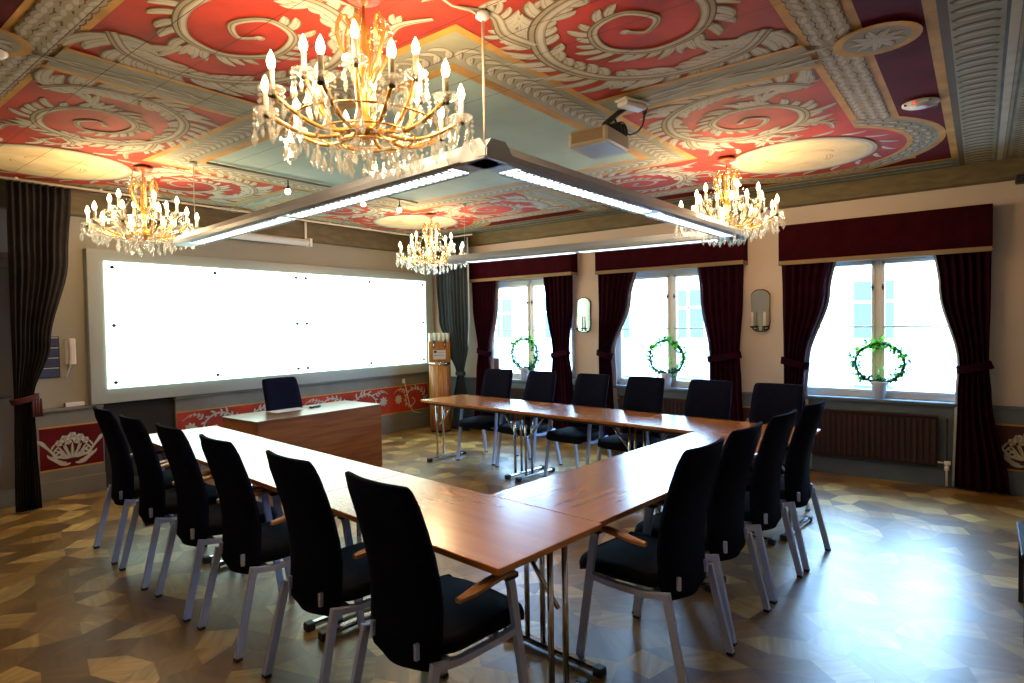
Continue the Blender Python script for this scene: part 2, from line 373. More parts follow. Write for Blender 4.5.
# ------------------------------------------------------------------ room shell
X0, X1, Y0, Y1, ZC = -8.4, 0.0, -9.4, 0.0, 3.006
def make_floor():
    e = 0.18; h3 = math.sqrt(3)
    verts = []; faces = []; cols = []; uvs = []
    tones = {'hex': [(0.24, 0.125, 0.036), (0.15, 0.072, 0.022), (0.29, 0.16, 0.05)], 'sq': [(0.60, 0.40, 0.16), (0.32, 0.175, 0.058), (0.20, 0.10, 0.032), (0.44, 0.27, 0.10)], 'tri': [(0.38, 0.23, 0.09), (0.20, 0.10, 0.032), (0.55, 0.37, 0.16)]}
    a1 = Vector((e * (1 + h3) , 0)); a2 = Vector((a1.x / 2, a1.x * h3 / 2))
    rot = math.radians(17); c, s = cos(rot), sin(rot)
    rnd = random.Random(5)
    def face(pts, kind):
        P = [(c * p[0] - s * p[1] - 4.2, s * p[0] + c * p[1] - 4.7) for p in pts]
        if all(x < X0 for x, _ in P) or all(x > X1 for x, _ in P) or all(y < Y0 for _, y in P) or all(y > Y1 for _, y in P): return
        P = [(min(max(x, X0), X1), min(max(y, Y0), Y1)) for x, y in P]
        # two boards per square / hexagon so that the grain varies
        o = len(verts); verts.extend([(x, y, 0) for x, y in P]); faces.append(list(range(o, o + len(P))))
        t = rnd.choice(tones[kind]); k = rnd.uniform(0.8, 1.2); cols.append([t[0] * k, t[1] * k, t[2] * k * .72])
        g = rnd.choice([0, PI / 3, 2 * PI / 3, PI / 2, PI / 6]) + rot; ox, oy = rnd.uniform(0, 20), rnd.uniform(0, 20)
        uvs.append([(ox + cos(g) * x + sin(g) * y, oy - sin(g) * x + cos(g) * y) for x, y in P])
    for i in range(-27, 28):
        for j in range(-27, 28):
            C = a1 * i + a2 * j
            if C.length > 9.5: continue
            hx = [C + Vector((e * cos(PI / 6 + k * PI / 3), e * sin(PI / 6 + k * PI / 3))) for k in range(6)]
            # hexagon split into two trapezoids
            k0 = rnd.randrange(3)
            face([hx[(k0 + q) % 6] for q in range(4)], 'hex'); face([hx[(k0 + 3 + q) % 6] for q in range(4)], 'hex')
            for k in range(3):
                p, q = hx[(k - 1) % 6], hx[k]; d = Vector((cos(k * PI / 3), sin(k * PI / 3))) * e
                face([p, q, q + d, p + d], 'sq')
            for k in range(2):
                p = hx[k]; d0 = Vector((cos(k * PI / 3), sin(k * PI / 3))) * e; d1 = Vector((cos((k + 1) * PI / 3), sin((k + 1) * PI / 3))) * e
                face([p, p + d0, p + d1], 'tri')
    me = bpy.data.meshes.new('floor'); me.from_pydata(verts, [], faces)
    ca = me.color_attributes.new('plank', 'FLOAT_COLOR', 'CORNER'); uv = me.uv_layers.new(name='grain')
    for p, cc, uu in zip(me.polygons, cols, uvs):
        for q, li in enumerate(p.loop_indices):
            ca.data[li].color = (*cc, 1); uv.data[li].uv = uu[q]
    me.materials.append(M['parquet']); me.update()
    o = bpy.data.objects.new('floor', me); col.objects.link(o); o['kind'] = 'structure'
    b = MB(); b.box(X0, X1, Y0, Y1, -0.12, -0.004, 'dark'); struct(b, 'floor_slab', o)
make_floor()

# painted ceiling
cb = MB()
cb.box(X0, X1, Y0, Y1, ZC, ZC + 0.1, 'c_bluegrey')
def cfn(x, y, l): return (x, y, ZC - 0.0008 * (l + 1))
cp = Painter(cb, cfn)
OX0, OX1, OY0, OY1 = -6.50, -0.50, -6.93, -0.12     # outer edge of the dark red
cp.rect(OX0 - .05, OX1 + .05, OY0 - .05, OY1 + .05, 'c_ochre', 0)
cp.rect(OX0, OX1, OY0, OY1, 'c_dred', 1)
BX0, BX1, BY0, BY1 = -6.28, -0.72, -6.69, -0.33      # outer edge of the scale band
IX0, IX1, IY0, IY1 = -6.02, -0.98, -6.41, -0.60      # inner edge
cp.rect(BX0 - .0, BX1, BY0, BY1, 'c_ochre', 2)
CIRC = [(-5.42, -1.10), (-1.44, -1.18), (-1.45, -5.92), (-5.46, -5.92)]
for (x, y) in CIRC: cp.disc(x, y, 1.01, 1.01, 'c_ochre', 2.8, 48)
cp.rect(BX0 + .045, BX1 - .045, BY0 + .045, BY1 - .045, 'c_grey', 3.85)
for (x, y) in CIRC: cp.disc(x, y, 0.965, 0.965, 'c_grey', 3.8, 48)
cp.rect(IX0 - .045, IX1 + .045, IY0 - .045, IY1 + .045, 'c_ochre', 4.7)
for (x, y) in CIRC: cp.disc(x, y, 0.80, 0.80, 'c_ochre', 4.8, 48)
cp.rect(IX0, IX1, IY0, IY1, 'c_red', 5)
for (x, y) in CIRC: cp.disc(x, y, 0.76, 0.76, 'c_red', 5.8, 48)
# scales on the band (outside the circles) and round the circles
def inside(x, y, r): return any(math.hypot(x - a, y - b) < r for a, b in CIRC)
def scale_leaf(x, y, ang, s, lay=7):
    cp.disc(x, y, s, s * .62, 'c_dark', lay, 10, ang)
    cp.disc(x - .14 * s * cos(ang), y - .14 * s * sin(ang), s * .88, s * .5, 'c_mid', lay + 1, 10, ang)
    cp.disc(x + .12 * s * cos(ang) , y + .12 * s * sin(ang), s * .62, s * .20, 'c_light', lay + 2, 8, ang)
rr = random.Random(11)
def scale_run(x0, y0, x1, y1, half):
    L = math.hypot(x1 - x0, y1 - y0); n = int(L / 0.075); ang = math.atan2(y1 - y0, x1 - x0)
    for i in range(n):
        t = (i + .5) / n
        for k, o in enumerate((-.66, 0, .66)):
            tt = t + (0.5 / n if k == 1 else 0)
            x = x0 + (x1 - x0) * tt - sin(ang) * o * half; y = y0 + (y1 - y0) * tt + cos(ang) * o * half
            if inside(x, y, 0.98): continue
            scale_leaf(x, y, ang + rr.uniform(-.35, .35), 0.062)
mxl, mxr = (BX0 + IX0) / 2, (BX1 + IX1) / 2; myb, myt = (BY0 + IY0) / 2, (BY1 + IY1) / 2
scale_run(mxl, myb, mxr, myb, .09); scale_run(mxl, myt, mxr, myt, .09); scale_run(mxl, myb, mxl, myt, .09); scale_run(mxr, myb, mxr, myt, .09)
for (x, y) in CIRC:
    sx = 1 if x > -3.5 else -1; sy = 1 if y > -3.5 else -1
    for i in range(44):
        t = 2 * PI * i / 44
        for k, r in enumerate((.83, .90)):
            px, py = x + r * cos(t + .07 * k), y + r * sin(t + .07 * k)
            if IX0 - .02 < px < IX1 + .02 and IY0 - .02 < py < IY1 + .02: continue
            scale_leaf(px, py, t + PI / 2, 0.055, 7)
    # cream round with rings
    cp.disc(x, y, 0.57, 0.57, 'c_dark', 13, 44); cp.disc(x, y, 0.56, 0.56, 'c_mid', 14, 44)
    cp.disc(x, y, 0.53, 0.53, 'c_light', 15, 44); cp.disc(x, y, 0.495, 0.495, 'c_cream', 16, 44)
    for k in range(5):  # faded figure sketched on the cream
        t = k * 1.3 + x; cp.leaf(x + .2 * cos(t), y + .2 * sin(t), t + 1.2, .22, 1.4, .03, 17, ('c_cream', 'c_ochre', 'c_cream'))
    # small leaves wreathing the round
    for i in range(18):
        t = 2 * PI * i / 18
        cp.leaf(x + .60 * cos(t), y + .60 * sin(t), t + 1.25, .17, -.9, .024, 7)
# centre field
CX0, CX1, CY0, CY1 = -4.99, -2.0, -5.23, -1.74
cp.rect(CX0 - .0, CX1, CY0, CY1, 'c_ochre', 8)
cp.rect(CX0 + .05, CX1 - .05, CY0 + .05, CY1 - .05, 'c_grey', 9)
cp.rect(CX0 + .29, CX1 - .29, CY0 + .29, CY1 - .29, 'c_ochre', 10)
cp.rect(CX0 + .305, CX1 - .305, CY0 + .305, CY1 - .305, 'c_mid', 11)
cp.rect(CX0 + .315, CX1 - .315, CY0 + .315, CY1 - .315, 'c_ochre', 12)
cp.rect(CX0 + .36, CX1 - .36, CY0 + .36, CY1 - .36, 'c_pale', 13)
for k in range(70):   # cloudy blooms on the pale field
    x = rr.uniform(CX0 + .5, CX1 - .5); y = rr.uniform(CY0 + .5, CY1 - .5)
def chevrons(x0, y0, x1, y1):
    L = math.hypot(x1 - x0, y1 - y0); n = int(L / .085); ang = math.atan2(y1 - y0, x1 - x0)
    for i in range(n):
        t = (i + .5) / n; x = x0 + (x1 - x0) * t; y = y0 + (y1 - y0) * t
        for sd in (1, -1): cp.leaf(x, y, ang + sd * 1.0, .105, -sd * .8, .026, 10)
hm = .17
chevrons(CX0 + hm, CY0 + hm, CX1 - hm, CY0 + hm); chevrons(CX0 + hm, CY1 - hm, CX1 - hm, CY1 - hm)
chevrons(CX0 + hm, CY0 + hm, CX0 + hm, CY1 - hm); chevrons(CX1 - hm, CY0 + hm, CX1 - hm, CY1 - hm)
# garlands that split the sides
def garland(x0, y0, x1, y1, w):
    dx, dy = x1 - x0, y1 - y0; L = math.hypot(dx, dy); ux, uy = dx / L, dy / L; nx, ny = -uy, ux
    q = lambda hw: [(x0 + nx * hw, y0 + ny * hw), (x1 + nx * hw, y1 + ny * hw), (x1 - nx * hw, y1 - ny * hw), (x0 - nx * hw, y0 - ny * hw)]
    cp.poly(q(w), 'c_ochre', 14); cp.poly(q(w - .04), 'c_grey', 15)
    ang = math.atan2(uy, ux); n = int(L / .05)
    for i in range(n):
        t = i / n; o = rr.uniform(-.5, .5) * (w - .05)
        cp.leaf(x0 + dx * t + nx * o, y0 + dy * t + ny * o, ang + rr.uniform(-.25, .25), .17, rr.uniform(-.4, .4), .016, 16)
garland(CX0, -3.45, IX0 - .02, -3.45, .175); garland(CX1, -3.45, IX1 + .02, -3.45, .175)
garland(-3.56, CY0, -3.56, IY0 - .02, .175); garland(-3.5, CY1, -3.5, IY1 + .02, .175)
for (x, y) in ((-3.56, -6.73), (-3.5, -.29), (-6.32, -3.45), (-.68, -3.45)):
    cp.disc(x, y, .19, .19, 'c_ochre', 20, 28); cp.disc(x, y, .15, .15, 'c_grey', 21, 28)
    for k in range(9): cp.leaf(x, y, k * .7, .13, .5, .03, 22)
# acanthus scrolls in the eight panels
def pan(fa, sa, seed, cols=('c_dark', 'c_mid', 'c_light')):
    panel_scroll(Painter(cb, lambda a, b, l: cfn(*fa(a, b), l + 6)), sa, seed, cols)
for sy in (1, -1):
    pan(lambda a, b, sy=sy: (CX0 - b * 1.0, -3.45 + sy * a), 1.22, 21 + sy)
    pan(lambda a, b, sy=sy: (CX1 + b * 1.0, -3.45 + sy * a), 1.22, 25 + sy)
for sx in (1, -1):
    pan(lambda a, b, sx=sx: (-3.56 + sx * a, CY0 - b * 1.14), 1.08, 31 + sx)
    pan(lambda a, b, sx=sx: (-3.50 + sx * a, CY1 + b * 1.10), 1.08, 35 + sx)
# grey cornice bands along the near side: lying ovals, pale line, small blocks
for side in (0, 1):
    yy = (lambda d: OY0 - d)
    if side: continue
    cp.rect(X0, X1, OY0 - .09, OY0 - .05, 'c_dark', 1)
    cp.rect(X0, X1, OY0 - .30, OY0 - .09, 'c_grey', 1)
    n = 78
    for i in range(n):
        x = X1 - .15 - i * .105
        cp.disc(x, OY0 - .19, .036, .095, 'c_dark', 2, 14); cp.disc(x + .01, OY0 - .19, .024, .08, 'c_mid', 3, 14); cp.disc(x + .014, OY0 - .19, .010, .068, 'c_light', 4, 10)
    cp.rect(X0, X1, OY0 - .355, OY0 - .315, 'c_light', 2); cp.rect(X0, X1, OY0 - .375, OY0 - .36, 'c_mid', 2)
    cp.rect(X0, X1, OY0 - .56, OY0 - .39, 'c_grey', 1)
    for i in range(120):
        x = X1 - .12 - i * .068
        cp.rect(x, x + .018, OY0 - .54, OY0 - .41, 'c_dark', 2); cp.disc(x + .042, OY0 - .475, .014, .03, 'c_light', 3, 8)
    cp.rect(X0, X1, OY0 - .62, OY0 - .58, 'c_dark', 2)
# leaf strip along window wall and front wall
def strip_leaves(x0, y0, x1, y1, step=.09):
    L = math.hypot(x1 - x0, y1 - y0); n = int(L / step); ang = math.atan2(y1 - y0, x1 - x0)
    for i in range(n):
        t = i / n
        for o in (-.5, .5): cp.leaf(x0 + (x1 - x0) * t - sin(ang) * o * .12, y0 + (y1 - y0) * t + cos(ang) * o * .12, ang + o * .8, .13, -o, .022, 2)
cp.rect(OX1 + .07, X1 - .1, Y0, -.1, 'c_bluegrey', 0)
strip_leaves(OX1 + .22, OY0, OX1 + .22, OY1, .085)
strip_leaves(OX0 - .3, OY0, OX0 - .3, OY1, .085)
# board seams
x = OX0 - .9; k = 0
while x < X1 - .1:
    w = .0035 if x < -4.2 else .0012
    cp.rect(x, x + w, OY0 - .6 if k % 2 else OY0 - .3, -.1, 'c_seam', 29); x += 0.262; k += 1
tag(cb.build('ceiling', recalc=False), kind='structure')

# walls
WIN = [(-1.93, .80), (-4.10, .80), (-6.31, .80)]
WZ0, WZ1 = 0.80, 2.26
b = MB(); ys = [Y1]
for c, h in WIN: ys += [c + h, c - h]
ys.append(Y0)
for i in range(0, len(ys), 2): b.box(0, .30, ys[i + 1], ys[i], 0, ZC, 'wall')
for c, h in WIN: b.box(0, .30, c - h, c + h, 0, WZ0, 'wall'); b.box(0, .30, c - h, c + h, WZ1, ZC, 'wall')
wr = struct(b, 'wall_right')
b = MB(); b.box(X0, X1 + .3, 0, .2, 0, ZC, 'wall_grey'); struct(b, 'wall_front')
b = MB(); b.box(X0 - .2, X0, Y0, .2, 0, ZC, 'wall'); struct(b, 'wall_left')
b = MB(); b.box(X0 - .2, .3, Y0 - .2, Y0, 0, ZC, 'wall'); struct(b, 'wall_back')
b = MB(); b.box(-.12, 0, Y0, 0, 2.827, ZC - .002, 'olive', .006); struct(b, 'trim_1')
b = MB(); b.box(X0, -.12, -.12, 0, 2.76, ZC - .002, 'olive', .006); struct(b, 'trim_2')

# dado with painted red panels
def orn(mb, fn, a0, a1, z0, z1, kind, seed):
    pt = Painter(mb, fn); w = a1 - a0; h = z1 - z0; rd = random.Random(seed)
    pt.rect(a0, a1, z0, z1, 'c_ochre', 0); pt.rect(a0, a1, z0 + .015, z1 - .015, {'flower': 'c_dred', 'scroll': 'c_red'}.get(kind, 'maroon'), 1)
    W3 = ('c_mid', 'c_light', 'c_light')
    if kind != 'scroll':
        cx = (a0 + a1) / 2; cz = z0 + h * .12; G3 = ('c_dark', 'c_mid', 'c_light')
        for k in range(7): pt.leaf(cx + .012 * (k - 3), cz + .05, PI / 2 + (3 - k) * .40, .15, (3 - k) * .12, .016, 2, G3)      # calyx
        for sd in (1, -1):
            for k in range(4): pt.leaf(cx + sd * (.02 + .035 * k), cz + .015 * k, PI / 2 - sd * (1.75 - .18 * k), .11, sd * .8, .016, 2, G3)
            for k in range(6): pt.leaf(cx + sd * (.13 + .018 * k), cz + .05 + .032 * k, PI / 2 - sd * (.15 + .12 * k), .10, -sd * .9, .013, 2, G3)   # side sprays
            for k in range(4): pt.leaf(cx + sd * (.12 + .018 * k), cz + .06 + .03 * k, PI / 2 + sd * (.7 - .1 * k), .07, sd * .6, .011, 2, G3)
        for k in range(5): pt.leaf(cx + .03 * (k - 2), cz + .09, PI / 2 - (k - 2) * .30, .12, 0, .010, 6, G3)
        for k, (dx, dz, r_) in enumerate(((-.11, .21, .030), (-.065, .245, .034), (0, .265, .038), (.065, .245, .034), (.11, .21, .030), (-.035, .215, .028), (.035, .215, .028))):
            for q in range(6): pt.disc(cx + dx + r_ * .62 * cos(q * PI / 3 + k), cz + dz + r_ * .62 * sin(q * PI / 3 + k), r_ * .48, r_ * .48, 'c_light' if q % 2 else 'c_mid', 9, 8)
            pt.disc(cx + dx, cz + dz, r_ * .42, r_ * .42, 'c_dark', 10, 8); pt.disc(cx + dx, cz + dz, r_ * .24, r_ * .24, 'c_light', 11, 8)
    else:
        n = max(1, round(w / .75)); sw = w / n
        for i in range(n):
            x = a0 + sw * (i + .5); sd = 1 if i % 2 else -1; zc = (z0 + z1) / 2; s = h / .42
            T = lambda P: [(x + sd * p[0], zc + p[1] * s) for p in P]
            stem(pt, T([(-.34, -.12), (-.30, .02), (-.20, .12), (-.05, .14), (.08, .05), (.08, -.07), (-.02, -.12), (-.10, -.06), (-.05, .0)]), .006, .010, .006, 13, 2, sd, .085, .015, both=True, cols=W3, rnd=rd)
            for k in range(8): pt.leaf(x + sd * .24, zc, k * PI / 4, .075, .5, .02, 2, W3)
            pt.disc(x + sd * .24, zc, .03, .03, 'c_light', 5, 12)
            stem(pt, T([(.10, .12), (.22, .16), (.33, .10)]), .004, .006, .003, 4, 2, -sd, .06, .011, both=True, eye=False, cols=W3, rnd=rd)
b = MB()
def ffn(a, z, l): return (a, -.0605 - .0006 * (l + 1), z)
for (a0, a1) in ((-5.36, -4.78), (-4.08, -.02)):
    b.box(a0, a1, -.06, -.0, 0.0, .84, 'dado', .004)
    b.box(a0 - .01, a1, -.085, -.0, .84, .875, 'dado', .006)
    b.box(a0, a1, -.075, -.06, 0.0, .17, 'dado', .004)
b.box(-4.78, -4.08, -.03, 0, 0, .87, 'dark')
orn(b, ffn, -5.32, -4.79, .27, .70, 'flower', 3)
orn(b, ffn, -4.07, -.20, .28, .70, 'scroll', 4)
struct(b, 'trim_3')
b = MB()
def wfn(a, z, l): return (-.0405 - .0006 * (l + 1), a, z)
b.box(-.04, 0, Y0, -.06, 0, .79, 'dado_blue', .004); b.box(-.055, -.04, Y0, -.06, 0, .17, 'dado_blue', .004)
b.box(-.06, 0, Y0, -.06, .775, .80, 'dado_blue', .005)
prev = -.65
for a0, a1 in ((-3.48, -2.62), (-5.55, -4.80), (-8.0, -6.95)): orn(b, wfn, a0, a1, .22, .64, 'wflower', int(-a0 * 9))
struct(b, 'trim_4')
b = MB(); b.box(X0, -5.38, -.05, 0, 0, .16, 'dado'); struct(b, 'baseboard_front')

# door at the far left of the front wall
b = MB(); b.box(-6.55, -6.45, -.06, 0, 0, 2.30, 'door', .006); b.box(-5.46, -5.37, -.06, 0, 0, 2.30, 'door', .006); b.box(-6.55, -5.37, -.07, 0, 2.20, 2.30, 'door', .006)
b.box(-6.58, -5.34, -.09, 0, 2.30, 2.35, 'door', .006)
d = struct(b, 'door_1')
b = MB(); b.box(-6.45, -5.46, -.03, -.001, 0.005, 2.2, 'door'); b.box(-6.3, -5.6, -.04, -.03, .2, .95, 'door', .008); b.box(-6.3, -5.6, -.04, -.03, 1.1, 2.05, 'door', .008)
struct(b, 'door_leaf', d)
b = MB(); b.tube([(-5.53, -.04, 1.02), (-5.53, -.09, 1.02), (-5.65, -.09, 1.02)], .01, 'bronze'); struct(b, 'door_handle', d)

# windows
for i, (c, h) in enumerate(WIN):
    b = MB(); xw0, xw1 = .10, .17; y0, y1 = c - h, c + h
    for (ya, yb, za, zb) in ((y0, y1, WZ1 - .06, WZ1), (y0, y1, WZ0, WZ0 + .05), (y0, y0 + .07, WZ0, WZ1), (y1 - .07, y1, WZ0, WZ1), (c - .026, c + .026, WZ0, WZ1)):
        b.box(xw0, xw1, ya, yb, za, zb, 'win_white', .006)
    for s0, s1 in ((y0 + .07, c - .026), (c + .026, y1 - .07)):   # casement sashes with one glazing bar
        for (ya, yb, za, zb) in ((s0, s1, WZ1 - .095, WZ1 - .06), (s0, s1, WZ0 + .05, WZ0 + .085), (s0, s0 + .032, WZ0 + .05, WZ1 - .06), (s1 - .032, s1, WZ0 + .05, WZ1 - .06), (s0, s1, 1.52, 1.54)):
            b.box(xw0 - .015, xw1 - .02, ya, yb, za, zb, 'win_white', .005)
    b.box(xw1, .30, y0 - .0, y1, WZ0, WZ0 + .03, 'win_white')
    w = struct(b, 'window_%d' % (i + 1))
    for s0, s1 in ((y0 + .10, c - .056), (c + .056, y1 - .10)):
        g = MB(); g.box(.118, .124, s0, s1, WZ0 + .083, WZ1 - .093, 'glass'); struct(g, 'pane', w)
    for yy in (c - .045, c + .045):
        g = MB(); g.tube([(.085, yy, 1.93), (.055, yy, 1.93)], .012, 'bronze', 8); g.tube([(.06, yy, 1.96), (.06, yy, 1.90)], .007, 'bronze', 6); struct(g, 'latch', w)
    s = MB(); s.box(-.07, .10, y0 - .05, y1 + .05, WZ0 - .035, WZ0 + .004, 'win_white' if False else 'dado_blue', .008); struct(s, 'sill', w)

# ------------------------------------------------------------------ outside
b = MB(); b.box(.32, 30, -30, 16, -3.4, -3.3, 'asphalt'); o = b.build('street'); o['kind'] = 'structure'
bd = thing('building', (15, -6, -3.3), 0, 'pale building across the street, seen through the windows', 'building')
b = MB(); b.box(0, 6, -22, 20, 0, 8.2, 'facade'); b.box(-.25, 0, -22, 20, 7.9, 8.2, 'facade'); b.box(-.1, 0, -22, 20, 3.6, 3.8, 'facade'); b.build('wall', bd)
for fl in range(2):
    for k in range(13):
        b = MB(); y = -20 + k * 3.0; z = 1.0 + fl * 3.3
        b.box(-.06, -.02, y, y + 1.1, z, z + 1.8, 'facwin'); b.box(-.09, -.06, y + .5, y + .6, z, z + 1.8, 'facade'); b.box(-.09, -.06, y, y + 1.1, z + 1.1, z + 1.18, 'facade'); b.build('window', bd)

# ------------------------------------------------------------------ chairs
def rrect(hw, y, z0, z1, hw0, r=.05):
    pass
def chair_proto():
    root = thing('conference_chair', (0, 0, 0), 0, 'x', 'chair')
    # back: S-curved upholstered shell, (z, y, half width)
    prof = [(.358, -.192, .10), (.366, -.190, .155), (.382, -.188, .186), (.42, -.184, .200), (.50, -.176, .206), (.60, -.174, .211), (.70, -.186, .214), (.80, -.208, .214), (.90, -.238, .212), (.99, -.268, .207), (1.038, -.285, .204), (1.055, -.293, .195), (1.062, -.296, .180)]
    b = MB(); rings = []
    for z, y, hw in prof:
        th = .022 if .38 < z < 1.03 else .012
        ring = []
        for k in range(9):
            u = -1 + 2 * k / 8; ring.append((u * hw, y + .030 * (1 - u * u) * -1 + .022 - th * (1 if abs(u) < .99 else .55), z))
        for k in range(9):
            u = 1 - 2 * k / 8; ring.append((u * hw, y + .030 * (1 - u * u) * -1 + .022 + th * (1 if abs(u) < .99 else .55), z))
        rings.append(ring)
    b.loft(rings, 'fabric'); b.build('backrest', root)
    # seat
    b = MB(); rings = []
    for z, sc in ((.425, .93), (.435, 1.0), (.462, 1.01), (.478, .985), (.487, .92)):
        ring = []
        for k in range(28):
            t = 2 * PI * k / 28; cx, sx = cos(t), sin(t)
            x = .235 * sc * math.copysign(abs(cx) ** .35, cx); y = .235 * sc * math.copysign(abs(sx) ** .35, sx)
            ring.append((x * (1 + .05 * (y > 0)), y + .070, z - (.02 if y > .19 else 0) + .012 * (1 - (x / .24) ** 2) * (z > .47)))
        rings.append(ring)
    b.loft(rings, 'seatfab'); b.build('seat', root)
    # under-seat frame
    b = MB()
    for s in (-1, 1):
        b.tube([(s * .215, -.20, .41), (s * .222, -.08, .395), (s * .235, .10, .40), (s * .255, .185, .42)], 0, 'silver', square=(.028, .026))
    b.tube([(-.22, -.12, .40), (.22, -.12, .40)], 0, 'silver', square=(.03, .02)); b.tube([(-.24, .12, .402), (.24, .12, .402)], 0, 'silver', square=(.03, .02))
    b.build('seat_frame', root)
    for s in (-1, 1):
        b = MB(); b.tube([(s * .215, -.185, .425), (s * .222, -.235, .21), (s * .232, -.282, .012)], 0, 'silver', square=(.034, .022)); lg = b.build('leg', root)
        f = MB(); f.box(s * .232 - .018, s * .232 + .018, -.300, -.266, 0, .014, 'blackpl', .003); f.build('foot', lg)
        b = MB(); b.tube([(s * .262, .252, .012), (s * .258, .20, .36), (s * .256, .165, .60), (s * .255, .150, .645)], 0, 'silver', square=(.034, .022)); lg = b.build('leg', root)
        f = MB(); f.box(s * .262 - .018, s * .262 + .018, .236, .27, 0, .014, 'blackpl', .003); f.build('foot', lg)
        # armrest: black hinge bracket plus a curved beech blade
        b = MB(); P = [(s * .258, .175, .650), (s * .262, .11, .662), (s * .264, .04, .658), (s * .260, -.05, .642), (s * .252, -.11, .632)]
        rings = []
        for q, (x, y, z) in enumerate(P):
            w = (.018, .023, .026, .022, .012)[q]
            rings.append([(x - w, y, z - .008), (x - w, y, z + .006), (x - w * .5, y, z + .011), (x + w * .5, y, z + .011), (x + w, y, z + .006), (x + w, y, z - .008)])
        b.loft(rings, 'armwood', smooth=False); ar = b.build('armrest', root)
        c = MB(); c.box(s * .256 - .020, s * .256 + .020, .125, .192, .628, .652, 'blackpl', .005); c.build('bracket', ar)
        c = MB(); c.box(s * .135 - .008, s * .135 + .008, -.215, -.196, .415, .475, 'silver', .002); c.build('clip', root)
    return root
CH = chair_proto()
N = 0
def chair(xp, yp, face, label, group, rot=0.0, world=False):
    global N
    x, y, _ = RW(xp, yp) if not world else (xp, yp, 0)
    o = place(CH, N == 0, (x, y, 0), (0 if world else TH) + face + math.radians(rot), label, group); N += 1
    return o
G1, G2, G3 = 'armchairs along the left table row', 'armchairs along the near table row', 'armchairs along the window table row'
LL = ['black high-back armchair furthest down the left row, beside the painted flower panel',
      'black high-back armchair second from the far end of the left row',
      'black high-back armchair third from the far end of the left row',
      'black high-back armchair fourth from the far end of the left row, before the desk corner',
      'black high-back armchair in the left row, next but one to the near corner',
      'black high-back armchair nearest the camera, at the near end of the left row']
for i, yp in enumerate((-2.64, -3.27, -3.91, -4.53, -5.235, -5.88)): chair(-5.245 + .282 + (-.03, -.025, 0, .02, .05, .06)[i], yp, -PI / 2, LL[i], G1)
LR = ['navy-black armchair at the right of the table corner, nearest chair of the near row',
      'black armchair second from the camera in the near row, partly behind the nearest one',
      'black armchair third from the camera in the near row',
      'blue-black armchair at the window end of the near row, before the radiator']
for i, xp in enumerate((-3.87, -3.29, -2.70, -2.115)): chair(xp + (.02, 0, 0, 0)[i], -6.49 + .282 - (.04, .01, 0, 0)[i], 0, LR[i], G2)
LB = ['dark armchair at the far end of the window row, before the ivy wreath and booklet',
      'dark armchair second from the far end of the window row, under the first wreath',
      'dark armchair of the window row in front of the first burgundy curtain pier',
      'dark armchair of the window row directly below the middle window wreath',
      'dark armchair of the window row before the right curtain of the middle window',
      'dark armchair at the near end of the window row, beside the right radiator']
for i, (yp, r) in enumerate(((-2.51, 9), (-3.17, 0), (-3.88, 0), (-4.56, 0), (-5.26, 0), (-5.87, 0))): chair(-1.02 - .29, yp - (.05, .05, .05, .02, 0, 0)[i], PI / 2, LB[i], G3, rot=r)
chair(-3.36, -1.235, PI, 'black chair behind the wooden desk below the lit whiteboard', None, world=True)

# ------------------------------------------------------------------ folding tables
def table(name_mb, L, W, loc, rz, label, joinL=False, joinR=False, foot_inner=1):
    """local: length along x from 0..L, width y 0..W; feet near both ends; tubes nearer the +y side when foot_inner=1"""
    r = thing('folding_table', loc, rz, label, 'table', 'wood-topped folding tables set in a square')
    b = MB(); b.box(0.001, L - .001, 0, W, .712, .740, 'tabletop', .003); b.build('tabletop', r)
    b = MB(); b.box(.07, L - .07, .06, W - .06, .680, .711, 'blackpl', .004); b.build('underframe', r)
    for s, x in ((1, .075), (-1, L - .075)):
        b = MB(); b.box(x - .022, x + .022, .05, W - .05, .012, .040, 'chrome', .008); ft = b.build('foot', r)
        for y in (.06, W - .06):
            c = MB(); c.box(x - .026, x + .026, y - .025, y + .025, 0, .044, 'blackpl', .006); c.build('foot_cap', ft)
        for fr in (.27, .42):
            y = W * (1 - fr) if foot_inner == 1 else W * fr
            c = MB(); c.tube([(x, y, .03), (x, y, .70)], .0135, 'chrome', 12); c.build('leg', r)
        y = W * .66 if foot_inner == 1 else W * .34
        c = MB(); c.tube([(x, y, .42), (x + s * .24, y, .69)], .010, 'chrome', 8); c.build('brace', r)
    return r
# left row: long axis along y' ; rotate so that local x -> +y', local y -> -x'  (rz = 90deg): inner side is -y local
XL0, XL1 = -4.905, -4.255
names = ['folding table at the near left corner, closest to the camera', 'folding table in the middle of the left row', 'folding table at the far end of the left row, beside the desk']
for k, (y0, y1) in enumerate(((-6.235, -4.83), (-4.83, -3.425), (-3.425, -2.02))):
    table(None, y1 - y0, .65, RW(XL1, y0), TH + PI / 2, names[k], foot_inner=0)
YR0, YR1 = -6.215, -5.535
names = ['folding table of the near row, butting the left corner table', 'folding table of the near row, butting the window row']
for k, (x0, x1) in enumerate(((-4.253, -2.95), (-2.948, -1.935))):
    table(None, x1 - x0, YR1 - YR0, RW(x0, YR0), TH, names[k], foot_inner=1)
names = ['folding table at the far end of the window row, by the wooden water dispenser', 'folding table in the middle of the window row', 'folding table at the near end of the window row, in the right corner']
for k, (y0, y1) in enumerate(((-3.49, -2.07), (-4.89, -3.492), (-6.27, -4.892))):
    table(None, y1 - y0, .67, RW(-1.262, y0), TH + PI / 2, names[k], foot_inner=1)

